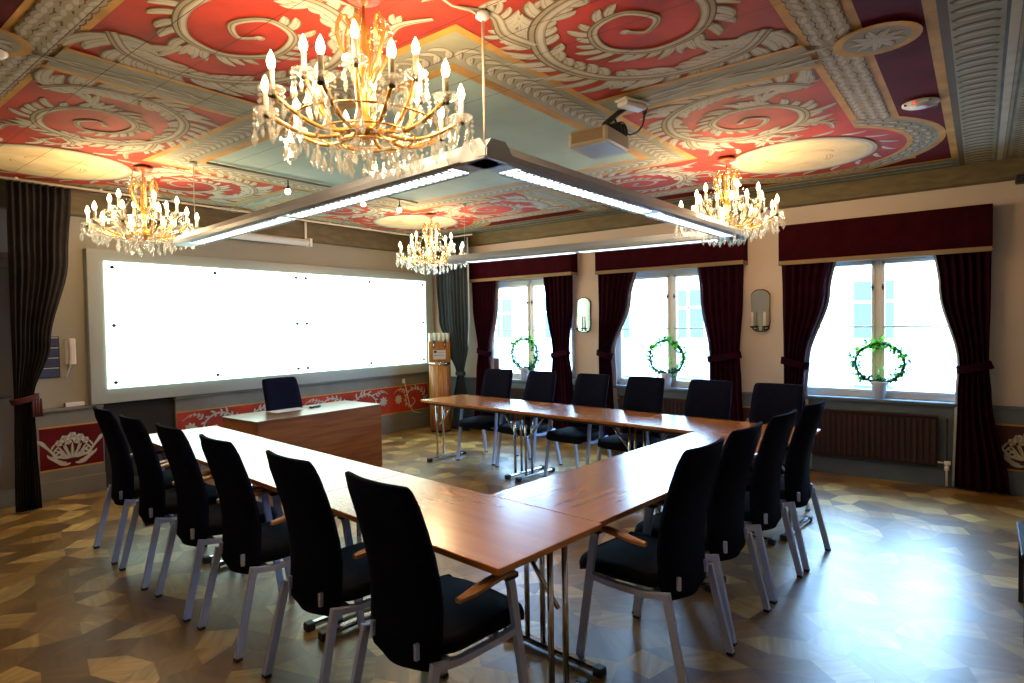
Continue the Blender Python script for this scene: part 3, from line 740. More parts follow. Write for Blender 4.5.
# ------------------------------------------------------------------ desk
dk = thing('desk', (-3.27, -1.34, 0), 0, 'brown wooden desk with solid front panel, below the whiteboard', 'desk')
b = MB(); b.box(-.76, .76, -.34, .34, .692, .722, 'desktop', .003); b.build('desktop', dk)
b = MB(); b.box(-.755, .755, -.335, -.305, 0, .691, 'deskwood', .002); b.build('front_panel', dk)
for s in (-1, 1):
    b = MB(); b.box(s * .755 - (.03 if s > 0 else 0), s * .755 + (.03 if s < 0 else 0), -.304, .335, 0, .691, 'deskwood', .002); b.build('side_panel', dk)
b = MB(); b.box(-.32, .06, .05, .26, .7225, .7235, 'paper'); tag(b.build('sheet_of_paper'), 'flat white sheet lying on the desk', 'paper').location = (-3.27, -1.34, 0)
b = MB(); b.box(0, .15, 0, .05, 0, .018, 'blackpl', .004); b.box(.02, .03, .02, .03, .018, .021, 'white')
o = b.build('remote_control'); tag(o, 'small black remote control on the desk', 'remote control'); o.location = (-3.17, -1.30, .7225); o.rotation_euler = (0, 0, .3)

# ------------------------------------------------------------------ lit glass whiteboard
wb = thing('whiteboard', (-2.5, -.005, 1.67), 0, 'large lit glass whiteboard in a wide grey frame on the front wall', 'whiteboard')
def wbx(x): return x + 2.5
b = MB(); fx0, fx1, fz0, fz1 = wbx(-4.895), wbx(-.085), -.795, .775
b.box(fx0, fx1, -.10, 0, fz0, fz1, 'boardframe', .004); b.build('frame', wb)
gx0, gx1, gz0, gz1 = wbx(-4.75), wbx(-.27), -.645, .655
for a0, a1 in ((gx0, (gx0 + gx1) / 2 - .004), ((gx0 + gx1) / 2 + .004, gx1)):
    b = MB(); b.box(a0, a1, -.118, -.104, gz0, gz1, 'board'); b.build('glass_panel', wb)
mid = (gx0 + gx1) / 2
for x in (gx0 + .07, (gx0 + mid) / 2, mid - .07, mid + .07, (gx1 + mid) / 2, gx1 - .07):
    for z in (gz0 + .06, .0, gz1 - .06):
        if z == 0 and abs(x - (gx0 + mid) / 2) < .01 or z == 0 and abs(x - (gx1 + mid) / 2) < .01: continue
        b = MB()
        b.tube([(x, -.118, z), (x, -.136, z)], [.019, .017], 'standoff', 12); b.build('standoff', wb)

# screen housing tube over the board
sh = thing('projection_screen', (-3.3, -.2, 2.72), 0, 'white rolled-up projection screen housing above the whiteboard', 'projection screen')
b = MB(); b.tube([(-.95, 0, 0), (.9, 0, 0)], .045, 'white', 12); b.build('casing', sh)
for s in (-.93, .88):
    b = MB(); b.box(s - .02, s + .02, -.05, .05, -.05, .055, 'white', .005); b.build('end_cap', sh)
    b = MB(); b.box(s - .015, s + .015, -.012, .08, .05, .06, 'white'); b.box(s - .015, s + .015, .068, .08, .05, .28, 'white'); b.build('bracket', sh)

# ------------------------------------------------------------------ chandeliers
def chandelier_proto():
    r = thing('chandelier', (0, 0, 0), 0, 'x', 'chandelier')
    b = MB(); b.lathe([(.001, 0), (.075, -.004), (.07, -.02), (.03, -.032), (.012, -.05), (.001, -.05)], (0, 0, 0), 'canopy', 18); b.build('canopy', r)
    b = MB(); b.lathe([(.006, -.04), (.007, -.12), (.018, -.13), (.022, -.15), (.01, -.17), (.02, -.22), (.030, -.27), (.02, -.33), (.012, -.36), (.028, -.38), (.034, -.40), (.018, -.43), (.014, -.50), (.05, -.53), (.065, -.545), (.05, -.57), (.02, -.60), (.001, -.60)], (0, 0, 0), 'gold', 14); b.build('stem', r)
    b = MB(); b.lathe([(.001, -.598), (.028, -.605), (.034, -.63), (.022, -.66), (.006, -.68), (.001, -.70)], (0, 0, 0), 'crystal', 10); b.build('finial', r)
    drop = MB()
    def octo(m, x, y, z, w, h, mat='crystal'):
        vs = [(x, y, z), (x + w, y, z - h * .62), (x, y + w, z - h * .62), (x - w, y, z - h * .62), (x, y - w, z - h * .62), (x, y, z - h)]
        m.add(vs, [(0, 2, 1), (0, 3, 2), (0, 4, 3), (0, 1, 4), (5, 1, 2), (5, 2, 3), (5, 3, 4), (5, 4, 1)], mat)
    def bead(m, x, y, z, w, mat='crystal'):
        vs = [(x, y, z + w), (x + w, y, z), (x, y + w, z), (x - w, y, z), (x, y - w, z), (x, y, z - w)]
        m.add(vs, [(0, 2, 1), (0, 3, 2), (0, 4, 3), (0, 1, 4), (5, 1, 2), (5, 2, 3), (5, 3, 4), (5, 4, 1)], mat)
    # crown: six curled arms at the top with beads and drops
    for k in range(6):
        t = k * PI / 3 + .2; u = (cos(t), sin(t)); P = []
        for q in range(9):
            s = q / 8; rad = .03 + .085 * s + .05 * sin(s * PI * 1.5); z = -.36 + .27 * sin(s * PI * .62) - .07 * max(0, s - .7) / .3
            P.append((u[0] * rad, u[1] * rad, z))
        b = MB(); b.tube(P, .008, 'gold', 6)
        for q in range(1, 9): bead(b, P[q][0], P[q][1], P[q][2], .013)
        b.build('crown_arm', r)
        e = P[-1]; b = MB(); bead(b, e[0], e[1], e[2] - .02, .011); bead(b, e[0], e[1], e[2] - .045, .012); octo(b, e[0], e[1], e[2] - .055, .017, .07); b.build('crystal_drop', r)
    def arm(t, rad, zc, low, bigdrop):
        u = (cos(t), sin(t)); P = []
        for q in range(13):
            s = q / 12
            rr_ = .04 + (rad - .04) * s; z = -.55 + (-low) * sin(s * PI) * (1 - .35 * s) + (zc + .55) * s ** 2.2
            P.append((u[0] * rr_, u[1] * rr_, z))
        b = MB(); b.tube(P, .0095, 'gold', 7)
        for q in (2, 4, 6, 8, 10): bead(b, P[q][0], P[q][1], P[q][2] - .014, .012)
        a = b.build('arm', r); x, y, z = P[-1]
        b = MB(); b.lathe([(.008, -.012), (.018, -.006), (.045, .010), (.050, .018), (.046, .016), (.016, .0), (.012, .01)], (x, y, z), 'crystal', 12); b.lathe([(.001, -.02), (.014, -.016), (.014, .012), (.001, .012)], (x, y, z), 'bronze', 8); b.build('drip_dish', a)
        b = MB(); b.lathe([(.0115, .012), (.0115, .085), (.001, .085)], (x, y, z), 'sleeve', 10); b.build('candle_sleeve', a)
        b = MB(); b.lathe([(.006, .085), (.0145, .100), (.0165, .115), (.012, .135), (.005, .150), (.001, .158)], (x, y, z), 'bulb', 10); b.build('bulb', a)
        for q in range(6):
            tt = t + q * PI / 3; px, py = x + .046 * cos(tt), y + .046 * sin(tt); m = MB()
            bead(m, px, py, z + .000, .008); bead(m, px, py, z - .018, .009)
            L = .058 if q % 2 else .078
            if bigdrop and q == 0: bead(m, px, py, z - .04, .012); octo(m, px, py, z - .052, .019, .082)
            else: octo(m, px, py, z - .028, .011, L)
            m.build('crystal_drop', a)
        return (x, y, z)
    E1 = [arm(k * PI / 5 + .1, .395, -.505, .055, True) for k in range(10)]
    E2 = [arm(k * PI / 3 + .35, .25, -.385, .06, False) for k in range(6)]
    # bead swags between the outer dishes, and from the crown down
    for k in range(10):
        p, q = Vector(E1[k]), Vector(E1[(k + 1) % 10]); m = MB()
        for s in range(1, 9):
            f = s / 9; w = p.lerp(q, f); bead(m, w.x, w.y, w.z - .012 - .055 * sin(f * PI), .0085)
        w = p.lerp(q, .5); octo(m, w.x * .97, w.y * .97, w.z - .075, .017, .085); m.build('bead_swag', r)
    for k in range(6):
        p = Vector(E2[k]); t = k * PI / 3 + .35; q = Vector((cos(t) * .10, sin(t) * .10, -.20)); m = MB()
        for s in range(1, 10):
            f = s / 10; w = p.lerp(q, f); bead(m, w.x, w.y, w.z - .05 * sin(f * PI), .008)
        m.build('bead_swag', r)
    # lower basket of drops
    for ring, (rad, z, n, L, w) in enumerate(((.30, -.60, 14, .085, .018), (.20, -.64, 12, .09, .016), (.11, -.67, 8, .08, .016))):
        for k in range(n):
            t = 2 * PI * k / n + ring * .3; x, y = rad * cos(t), rad * sin(t); m = MB()
            bead(m, x, y, z + .045, .009); bead(m, x, y, z + .024, .010); octo(m, x, y, z + .012, w, L); m.build('crystal_drop', r)
        m = MB(); m.tube([(rad * cos(2 * PI * k / 20), rad * sin(2 * PI * k / 20), z + .055) for k in range(21)], .005, 'gold', 5, cap=False); m.build('ring', r)
    return r
CHA = chandelier_proto()
CL = [((-5.437, -5.128), 'large crystal chandelier hanging nearest the camera, glowing against the red ceiling', .4),
      ((-4.915, -1.560), 'crystal chandelier at the left, hanging before the grey curtain and whiteboard', .1),
      ((-1.745, -1.768), 'smallest-looking crystal chandelier, at the far corner before the blue curtain', .7),
      ((-1.870, -5.434), 'crystal chandelier at the right, above the middle window curtains', .3)]
CG = 'crystal chandeliers with candle bulbs'
for i, ((x, y), lab, rz) in enumerate(CL):
    o = place(CHA, i == 0, (x, y, ZC - .022), rz, lab, CG)
    for k in range(4):
        ld = bpy.data.lights.new('candle_light', 'POINT'); ld.energy = 17; ld.color = (1.0, 0.66, 0.34); ld.shadow_soft_size = .06
        lo = bpy.data.objects.new('candle_light', ld); col.objects.link(lo); t = k * PI / 2 + rz
        lo.location = (x + .31 * cos(t), y + .31 * sin(t), 2.585)

# ------------------------------------------------------------------ suspended light frame
lf = thing('suspended_lamp', (-5.0, -5.4, 2.40), 0, 'grey suspended linear lamp frame with lit white panels, hung over the tables', 'ceiling lamp')
lf.location.z = 2.385
def bar(p, q, name):
    p = Vector(p); q = Vector(q); d = (q - p).normalized(); n = Vector((-d.y, d.x, 0)); b = MB()
    sec = [(-.045, .030), (.045, .030), (.085, -.02), (.085, -.05), (.062, -.058), (-.062, -.058), (-.085, -.05), (-.085, -.02)]
    rings = [[tuple(w + n * a + Vector((0, 0, c))) for a, c in sec] for w in (p - d * .085, q + d * .085)]
    b.loft(rings, 'lampgrey', smooth=False); o = b.build(name, lf)
    L = (q - p).length; k = 2
    for i in range(k):
        s0, s1 = p + d * (.16 + i * (L - .25) / k), p + d * (.08 + (i + 1) * (L - .25) / k)
        m = MB(); m.add([tuple(s0 + n * .052 + Vector((0, 0, -.0595))), tuple(s1 + n * .052 + Vector((0, 0, -.0595))), tuple(s1 - n * .052 + Vector((0, 0, -.0595))), tuple(s0 - n * .052 + Vector((0, 0, -.0595))),
                         tuple(s0 + n * .052 + Vector((0, 0, -.055))), tuple(s1 + n * .052 + Vector((0, 0, -.055))), tuple(s1 - n * .052 + Vector((0, 0, -.055))), tuple(s0 - n * .052 + Vector((0, 0, -.055)))],
                        [(0, 3, 2, 1), (4, 5, 6, 7), (0, 1, 5, 4), (2, 3, 7, 6), (1, 2, 6, 5), (3, 0, 4, 7)], 'lamppanel'); pnl = m.build('light_panel', o)
        m = MB(); nb = int((s1 - s0).length / .055)   # toothed louvre strip along each edge: one comb-shaped piece per edge
        for sd in (1, -1):
            rail = s0 + n * .060 * sd; m = MB(); prof = []
            for j in range(nb):
                for (da, dn) in ((.0, .060), (.0, .034), (.010, .034), (.010, .060)):
                    prof.append(s0 + d * (.02 + j * .055 + da) + n * sd * dn)
            outer = [s0 + d * (.02 + (nb - 1) * .055 + .010) + n * sd * .066, s0 + d * .02 + n * sd * .066]
            ring = prof + outer; q = len(ring); vs = [tuple(v + Vector((0, 0, -.062))) for v in ring] + [tuple(v + Vector((0, 0, -.0655))) for v in ring]
            fs = [tuple(range(q)), tuple(range(2 * q - 1, q - 1, -1))] + [(k, (k + 1) % q, q + (k + 1) % q, q + k) for k in range(q)]
            m.add(vs, fs, 'louvre'); m.build('louvre', pnl)
# bars run as measured: near corner, far-left end, right corner, far-right end (local to lf)
A, Bp, Cc, Dd = (0, 0, 0), (.305, 3.55, 0), (3.27, -.06, 0), (3.05, 3.02, 0)
bar(A, Bp, 'lamp_bar'); bar(A, Cc, 'lamp_bar'); bar(Cc, Dd, 'lamp_bar')
for (x, y) in ((0, 0), (.30, 3.4), (3.2, -.05), (3.06, 2.9)):
    b = MB(); b.tube([(x, y, .05), (x, y, .60)], .0025 if (x, y) != (0, 0) else .006, 'cord', 6)
    b.lathe([(.001, .606), (.030, .604), (.032, .585), (.012, .57), (.001, .57)], (x, y, 0), 'white', 12); b.build('suspension_cord', lf)
b = MB(); b.tube([(0, 0, .585), (-.06, .02, .60), (-.14, .05, .597), (-.22, .05, .603)], .0055, 'cord', 6); b.build('supply_cable', lf)

# ------------------------------------------------------------------ projector
pj = thing('projector', (-3.535, -5.15, 2.80), math.radians(3), 'silver ceiling projector with a coil of black cable', 'projector')
b = MB(); b.box(-.17, .17, -.14, .14, -.048, .055, 'projside', .014); b.build('body', pj)
b = MB(); b.box(-.16, .16, -.13, .13, -.053, -.0482, 'projbottom'); b.build('base_plate', pj)
b = MB(); b.box(-.174, -.171, -.11, .11, -.03, .04, 'projwarm'); b.build('grille', pj)
b = MB(); b.tube([(-.06, .135, 0), (-.06, .16, 0)], .038, 'blackpl', 14); b.build('lens', pj)
b = MB(); b.tube([(-.02, -.02, .055), (-.03, -.06, .10), (.02, -.12, .165), (.05, -.16, .204)], [.022, .02, .018, .022], 'blackpl', 10); b.lathe([(.04, 0), (.04, .006), (.001, .006)], (.05, -.16, .197), 'blackpl', 14); b.box(-.10, .06, -.05, .02, .055, .072, 'blackpl', .004); b.build('mount_arm', pj)
b = MB()
for k in range(7):
    P = [(.11 + .06 * cos(t + k), -.07 + .018 * k - .05, .085 + .05 * sin(t + k)) for t in [2 * PI * q / 16 for q in range(17)]]
    b.tube(P, .008, 'blackpl', 6, cap=False)
b.tube([(.10, -.08, .13), (.04, -.10, .15), (.05, -.16, .19)], .008, 'blackpl', 6); b.build('cable_coil', pj)
b = MB(); b.box(-.05, .05, -.10, .12, -.012, 0, 'white', .006); b.box(-.045, .045, -.09, .10, -.045, -.012, 'white', .012)
o = b.build('power_outlet'); tag(o, 'white power outlet box on the ceiling above the projector', 'power outlet'); o.location = (-3.62, -5.43, ZC - .025); o.rotation_euler = (0, 0, -1.9)
b = MB(); b.tube([(p[0] , p[1], p[2]) for p in [(-3.50, -5.46, 2.945), (-3.49, -5.45, 2.90), (-3.49, -5.44, 2.86), (-3.50, -5.41, 2.825), (-3.52, -5.37, 2.81), (-3.54, -5.33, 2.825), (-3.55, -5.29, 2.87), (-3.55, -5.27, 2.93)]], .006, 'blackpl', 6); b.tube([(-3.50, -5.46, 2.965), (-3.50, -5.46, 2.92)], [.02, .012], 'blackpl', 8)
tag(b.build('power_cable'), 'black cable hanging from the ceiling outlet by the projector', 'cable')

# spot lights on ceiling rails
for (x0, x1, y, lab) in ((-4.66, -3.42, -2.15, 'thin dark ceiling track left of the lamp bar'), (-3.2, -2.40, -2.22, 'short dark ceiling track before the far chandelier')):
    b = MB(); b.box(x0, x1, y - .012, y + .012, ZC - .045, ZC - .025, 'projwarm', .003)
    for xx in (x0 + .08, x1 - .08): b.box(xx - .008, xx + .008, y - .008, y + .008, ZC - .03, ZC - .02, 'projwarm')
    tag(b.build('spotlight_track'), lab, 'spotlight track')
for x, y, lab in ((-3.93, -2.15, 'small lit spotlight on the left ceiling track'), (-2.66, -2.22, 'small lit spotlight left of the far chandelier'), (-3.12, -2.20, 'small lit spotlight peeping over the lamp bar')):
    s = thing('spotlight', (x, y, ZC - .045), 0, lab, 'spotlight', 'small ceiling spotlights')
    b = MB(); b.tube([(0, 0, 0), (0, 0, -.06)], .006, 'bronze', 6); b.tube([(0, 0, -.055), (-.012, -.012, -.085)], [.012, .018], 'bronze', 8); b.build('arm', s)
    b = MB(); b.lathe([(.001, -.075), (.016, -.08), (.025, -.10), (.020, -.122), (.001, -.13)], (-.012, -.012, -.005), 'spot', 12); b.build('lamp', s)
sd = thing('smoke_detector', (-2.34, -6.83, ZC - .012), 0, 'flat round smoke detector with a red dot on the dark red ceiling band', 'smoke detector')
b = MB(); b.lathe([(.001, 0), (.105, 0), (.105, -.008), (.09, -.016), (.05, -.018), (.05, -.026), (.03, -.03), (.001, -.03)], (0, 0, 0), 'white', 24); b.build('cover', sd)
b = MB()
for k in range(4):
    t = k * PI / 2 + .6; b.box(.095 * cos(t) - .008, .095 * cos(t) + .008, .095 * sin(t) - .008, .095 * sin(t) + .008, -.018, -.006, 'blackpl')
b.build('clip', sd)
b = MB(); b.lathe([(.001, -.010), (.010, -.012), (.008, -.02), (.001, -.02)], (-.09, .03, 0), 'led', 8); b.build('indicator', sd)
b = MB(); b.lathe([(.001, 0), (.05, 0), (.05, -.03), (.035, -.045), (.001, -.045)], (0, 0, 0), 'white', 18); b.lathe([(.0501, -.012), (.052, -.016), (.0501, -.02)], (0, 0, 0), 'blackpl', 18, False)
o = b.build('ceiling_sensor'); tag(o, 'white ceiling sensor at the left edge', 'sensor'); o.location = (-6.25, -3.36, ZC - .008)
b = MB(); b.box(-.13, -.0, -.05, .05, -.035, .035, 'blackpl', .01); b.tube([(-.13, 0, -.01), (-.16, 0, -.02)], .02, 'blackpl', 10)
o = b.build('wall_camera'); tag(o, 'small black device on the beam at the right edge', 'sensor'); o.location = (-.12, -7.42, 2.80)

# ------------------------------------------------------------------ curtains
def sheet(mb, prof, fn, folds, amp, mat, nz=30, nf=8, seed=0, extra=0.0, shift=0.0, thick=.006):
    """prof: list of (z, a0, a1) from the top down; fn(a, depth, z) -> point"""
    rd = random.Random(seed); ph = rd.uniform(0, 6); na = folds * nf
    zs = [prof[0][0] + (prof[-1][0] - prof[0][0]) * i / nz for i in range(nz + 1)]
    def ab(z):
        for i in range(len(prof) - 1):
            if prof[i][0] >= z >= prof[i + 1][0]:
                t = (prof[i][0] - z) / max(1e-6, prof[i][0] - prof[i + 1][0]); t = t * t * (3 - 2 * t)
                return prof[i][1] + (prof[i + 1][1] - prof[i][1]) * t, prof[i][2] + (prof[i + 1][2] - prof[i][2]) * t
        return prof[-1][1:]
    w0 = abs(prof[0][2] - prof[0][1])
    F = []; Bk = []
    for z in zs:
        a0, a1 = ab(z); a1 = a1 + extra * (1 if a1 > a0 else -1); A = amp * (0.6 + .4 * abs(a1 - a0) / w0)
        rf = []; rb = []
        for k in range(na + 1):
            u = k / na; d = A * sin(u * folds * 2 * PI + ph + .7 * sin(z * 1.7 + u * 5)) * (1 + .3 * sin(u * 9 + seed)) + .3 * A * sin(u * folds * 5.1 + z)
            a = a0 + (a1 - a0) * u
            rf.append(fn(a, d + shift, z)); rb.append(fn(a, d + shift + thick, z))
        F.append(rf); Bk.append(rb)
    n = na + 1; vs = [p for r in F for p in r] + [p for r in Bk for p in r]; o = len(F) * n; fs = []
    for i in range(len(F) - 1):
        for k in range(na):
            fs.append((i * n + k, i * n + k + 1, (i + 1) * n + k + 1, (i + 1) * n + k)); fs.append((o + i * n + k, o + (i + 1) * n + k, o + (i + 1) * n + k + 1, o + i * n + k + 1))
        fs.append((i * n, (i + 1) * n, o + (i + 1) * n, o + i * n)); fs.append((i * n + na, o + i * n + na, o + (i + 1) * n + na, (i + 1) * n + na))
    for k in range(na):
        fs.append((k, o + k, o + k + 1, k + 1)); q = (len(F) - 1) * n; fs.append((q + k, q + k + 1, o + q + k + 1, o + q + k))
    mb.add(vs, fs, mat, True)
def wside(a, d, z): return (-.115 + d, a, z)
CG2 = 'burgundy window curtains'
CURT = [  # prof from outer edge a0 to inner edge a1
    ([(2.34, -.99, -1.46), (1.9, -1.0, -1.42), (1.22, -1.08, -1.30), (.9, -1.04, -1.32), (.02, -.99, -1.38)], 'burgundy curtain left of the first window, beside the blue-grey curtain'),
    ([(2.34, -2.78, -2.29), (1.9, -2.77, -2.33), (1.22, -2.70, -2.44), (.9, -2.74, -2.42), (.02, -2.80, -2.36)], 'burgundy curtain right of the first window, tied back'),
    ([(2.34, -3.19, -3.70), (1.9, -3.19, -3.60), (1.22, -3.17, -3.36), (.9, -3.17, -3.38), (.02, -3.16, -3.42)], 'burgundy curtain left of the middle window, beside the first mirror sconce'),
    ([(2.34, -5.03, -4.50), (1.9, -5.02, -4.54), (1.22, -4.98, -4.64), (.9, -5.0, -4.64), (.02, -5.04, -4.60)], 'burgundy curtain right of the middle window, beside the second mirror sconce'),
    ([(2.34, -5.43, -5.95), (1.9, -5.44, -5.88), (1.17, -5.45, -5.68), (.9, -5.45, -5.66), (.02, -5.43, -5.70)], 'burgundy curtain left of the right-hand window, behind the end chair'),
    ([(2.34, -7.215, -6.79), (1.9, -7.21, -6.84), (1.17, -7.20, -6.985), (.9, -7.22, -6.97), (.02, -7.35, -6.95)], 'burgundy curtain right of the right-hand window, falling to the floor at the right edge')]
for i, (pf, lab) in enumerate(CURT):
    c = thing('curtain', (0, 0, 0), 0, lab, 'curtain', CG2)
    b = MB(); sheet(b, pf, wside, 6, .024, 'burg', seed=i); b.build('drape', c)
    b = MB(); sheet(b, [(z, a1 - .06 * (1 if a1 > a0 else -1), a1) for z, a0, a1 in pf], wside, 1, .006, 'lining', seed=i + 9, extra=.022, shift=.055); b.build('lining', c)
    zt, a0, a1 = pf[2]; s = 1 if a1 > a0 else -1; b = MB(); P = []
    for k in range(25):
        t = 2 * PI * k / 24; P.append((-.108 + .052 * sin(t), (a0 + a1) / 2 + (abs(a1 - a0) / 2 + .02) * cos(t), zt - .02 - s * .03 * cos(t) * 1))
    rings = [[(p[0], p[1], p[2] - .035), (p[0] - .006 * sin(2 * PI * k / 24), p[1], p[2] - .035), (p[0] - .006 * sin(2 * PI * k / 24), p[1], p[2] + .035), (p[0], p[1], p[2] + .035)] for k, p in enumerate(P)]
    b.tube([(p[0] , p[1], p[2]) for p in P], 0, 'burg', cap=False, square=(.012, .075)); b.build('tieback', c)
for i, (ya, yb, lab) in enumerate(((-.95, -2.80, 'burgundy valance with beige braid over the first window'), (-3.17, -5.05, 'burgundy valance with beige braid over the middle window'), (-5.42, -7.22, 'burgundy valance with beige braid over the right-hand window'))):
    v = thing('valance', (0, 0, 0), 0, lab, 'valance', 'burgundy pelmets over the windows'); b = MB()
    n = 40; zt = (2.64, 2.60, 2.62)[i]; zb = (2.275, 2.255, 2.21)[i]
    for (x0, x1, y0, y1) in ((-.17, -.155, yb, ya), (-.155, 0, ya - .012, ya), (-.155, 0, yb, yb + .012)): 
        if x0 == -.17:
            rings = []
            for k in range(n + 1):
                y = ya + (yb - ya) * k / n; w = .003 * sin(k * .9) + .002 * sin(k * 2.3)
                rings.append([(-.17 - w, y, zb + .03), (-.17 - w * .4, y, zt), (-.155, y, zt), (-.155, y, zb + .03)])
            b.loft(rings, 'valance', smooth=False)
        else: b.box(x0, x1, y0, y1, zb + .03, zt, 'valance')
    b.box(-.155, 0, yb + .012, ya - .012, zt - .012, zt, 'valance'); b.build('pelmet_cloth', v)
    b = MB(); b.box(-.178, -.155, yb - .002, ya + .002, zb - .012, zb + .032, 'braid', .003); b.box(-.155, 0, ya - .012, ya + .002, zb - .012, zb + .03, 'braid'); b.box(-.155, 0, yb - .002, yb + .012, zb - .012, zb + .03, 'braid'); b.build('braid', v)

def cside(a, d, z): return (-.285 + d, a, z)
def fside(yc): return lambda a, d, z: (a, yc + d, z)
c = thing('stage_curtain', (0, 0, 0), 0, 'tall dark grey curtain gathered with a red tieback at the far left', 'curtain')
b = MB(); sheet(b, [(2.945, -5.57, -5.09), (2.3, -5.57, -5.13), (1.5, -5.57, -5.29), (1.02, -5.57, -5.43), (.6, -5.58, -5.42), (.02, -5.59, -5.40)], fside(-.42), 9, .03, 'greycurt', seed=3, nz=40); b.build('drape', c)
b = MB(); b.tube([(-5.50 + .095 * cos(t), -.42 + .06 * sin(t), 1.02 + .02 * cos(t)) for t in [2 * PI * k / 24 for k in range(25)]], 0, 'tassel', cap=False, square=(.02, .05))
for k in range(4): b.tube([(-5.46 + .02 * k, -.485, 1.02), (-5.46 + .02 * k, -.49, .86)], [.008, .014], 'tassel', 6)
b.build('tieback', c)
c = thing('stage_curtain', (0, 0, 0), 0, 'tall blue-grey curtain tied back in the corner beside the water dispenser', 'curtain')
b = MB(); sheet(b, [(2.93, -1.06, -.38), (2.3, -1.07, -.42), (1.7, -1.07, -.46), (1.3, -1.04, -.60), (.86, -.93, -.80), (.5, -1.0, -.72), (.02, -1.04, -.66)], cside, 9, .026, 'bluecurt', seed=5, nz=40); b.build('drape', c)
b = MB(); sheet(b, [(2.93, -1.06, -1.085), (1.7, -1.07, -1.10), (1.3, -1.04, -1.07)], cside, 1, .004, 'lining', seed=6, nz=20, shift=-.02); b.build('lining', c)
b = MB(); b.tube([(-.285 + .045 * sin(t), -.865 + .085 * cos(t), .88) for t in [2 * PI * k / 24 for k in range(25)]], 0, 'bluecurt', cap=False, square=(.015, .06)); b.build('tieback', c)
b = MB(); b.tube([(-5.7, -.42, 2.965), (-.6, -.42, 2.965), (-.40, -.46, 2.965), (-.30, -.60, 2.965), (-.285, -1.15, 2.965)], .012, 'cord', 8)
for k in range(8): x = -5.5 + k * .65; b.box(x - .01, x + .01, -.43, -.41, 2.965, ZC - .02, 'cord')
tag(b.build('curtain_rail'), 'slim pale curtain rail under the ceiling along the front wall', 'curtain rail')

# ------------------------------------------------------------------ radiators
for i, (yc, w, lab) in enumerate(((-1.87, .94, 'maroon ribbed radiator under the first window'), (-4.01, 1.10, 'maroon ribbed radiator under the middle window'), (-6.27, 1.10, 'maroon ribbed radiator under the right-hand window'))):
    r = thing('radiator', (-.07, yc, 0), 0, lab, 'radiator', 'maroon radiators below the windows')
    b = MB(); b.box(-.045, -.012, -w / 2, w / 2, .20, .665, 'radiator', .01)
    n = int(w / .05)
    for k in range(n): y = -w / 2 + .025 + k * .05; b.box(-.058, -.045, y - .014, y + .014, .215, .65, 'radiator', .006)
    b.build('panel', r)
    b = MB(); b.box(-.06, -.004, -w / 2 - .005, w / 2 + .005, .665, .685, 'radiator', .004); b.build('top_grille', r)
    b = MB(); b.tube([(-.03, -w / 2, .24), (-.03, -w / 2 - .07, .24), (-.03, -w / 2 - .07, .02)], .009, 'win_white', 8); b.tube([(-.03, -w / 2 - .05, .24), (-.03, -w / 2 - .10, .24)], .02, 'win_white', 10); b.tube([(-.03, -w / 2 - .07, .17), (-.03, -w / 2 - .07, .21)], .02, 'win_white', 10); b.build('valve', r)
    b = MB(); b.tube([(-.02, -w / 2 - .07, .02), (-.02, -w / 2 - .07, .66)], .008, 'radiator', 8); b.build('pipe', r)

# ------------------------------------------------------------------ ivy wreaths in pots
for i, (yc, R, lab) in enumerate(((-1.86, .225, 'ivy wreath in a white pot on the first window sill'), (-4.055, .215, 'ivy wreath in a white pot on the middle window sill'), (-6.33, .205, 'ivy wreath in a white pot on the right-hand window sill'))):
    w = thing('potted_wreath', (.02, yc, WZ0 + .004), 0, lab, 'plant', 'ivy wreaths on the window sills')
    b = MB(); b.lathe([(.001, 0), (.050, 0), (.068, .155), (.074, .16), (.074, .175), (.064, .175), (.06, .155), (.001, .155)], (0, 0, 0), 'pot', 20); b.build('pot', w)
    zc = .155 + R + .0; rd = random.Random(40 + i)
    b = MB(); b.tube([(0 + .008 * sin(5 * t), R * sin(t) * 1.04, zc - R * .96 * cos(t)) for t in [2 * PI * k / 40 for k in range(41)]], .012, 'leafd', 6, cap=False); b.tube([(0, 0, .12), (0, 0, zc - R * .96)], .01, 'leafd', 6); b.build('hoop', w)
    L = MB()
    def ivy(p, s, mat):
        q = Matrix.Rotation(rd.uniform(0, 6.28), 3, Vector((rd.uniform(-1, 1), rd.uniform(-1, 1), rd.uniform(-1, 1))).normalized())
        base = [(0, 0, 0), (.45, .25, .06), (1, .15, 0), (.75, .5, .05), (1.0, 1.0, 0), (.5, .75, .05), (.1, 1, 0), (.25, .45, .06)]
        vs = [Vector(p) + q @ (Vector(v) * s) for v in base]
        L.add(vs, [(0, 1, 7), (1, 2, 3), (1, 3, 5, 7), (3, 4, 5), (5, 6, 7)], mat)
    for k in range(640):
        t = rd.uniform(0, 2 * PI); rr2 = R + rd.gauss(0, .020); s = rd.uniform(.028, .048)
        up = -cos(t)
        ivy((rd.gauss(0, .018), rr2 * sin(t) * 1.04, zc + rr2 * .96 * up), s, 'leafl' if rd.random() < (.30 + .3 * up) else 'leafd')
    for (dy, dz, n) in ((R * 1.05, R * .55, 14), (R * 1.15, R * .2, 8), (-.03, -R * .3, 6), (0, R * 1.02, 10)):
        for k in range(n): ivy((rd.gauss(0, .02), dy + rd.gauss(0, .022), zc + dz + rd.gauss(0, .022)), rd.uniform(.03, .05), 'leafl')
    L.build('leaves', w, recalc=False)

# booklet stand in the first window
bk = thing('booklet_stand', (.0, -1.20, WZ0 + .004), 0, 'brown booklet standing on the sill behind the furthest chair', 'booklet')
b = MB(); b.box(-.012, 0, -.20, .16, 0, .30, 'booklet', .002); b.box(-.0125, -.012, -.17, .13, .07, .12, 'paper'); b.build('cover', bk)
b = MB(); b.box(0.001, .04, -.19, .15, 0.0, .31, 'paper', .002); b.build('pages', bk)

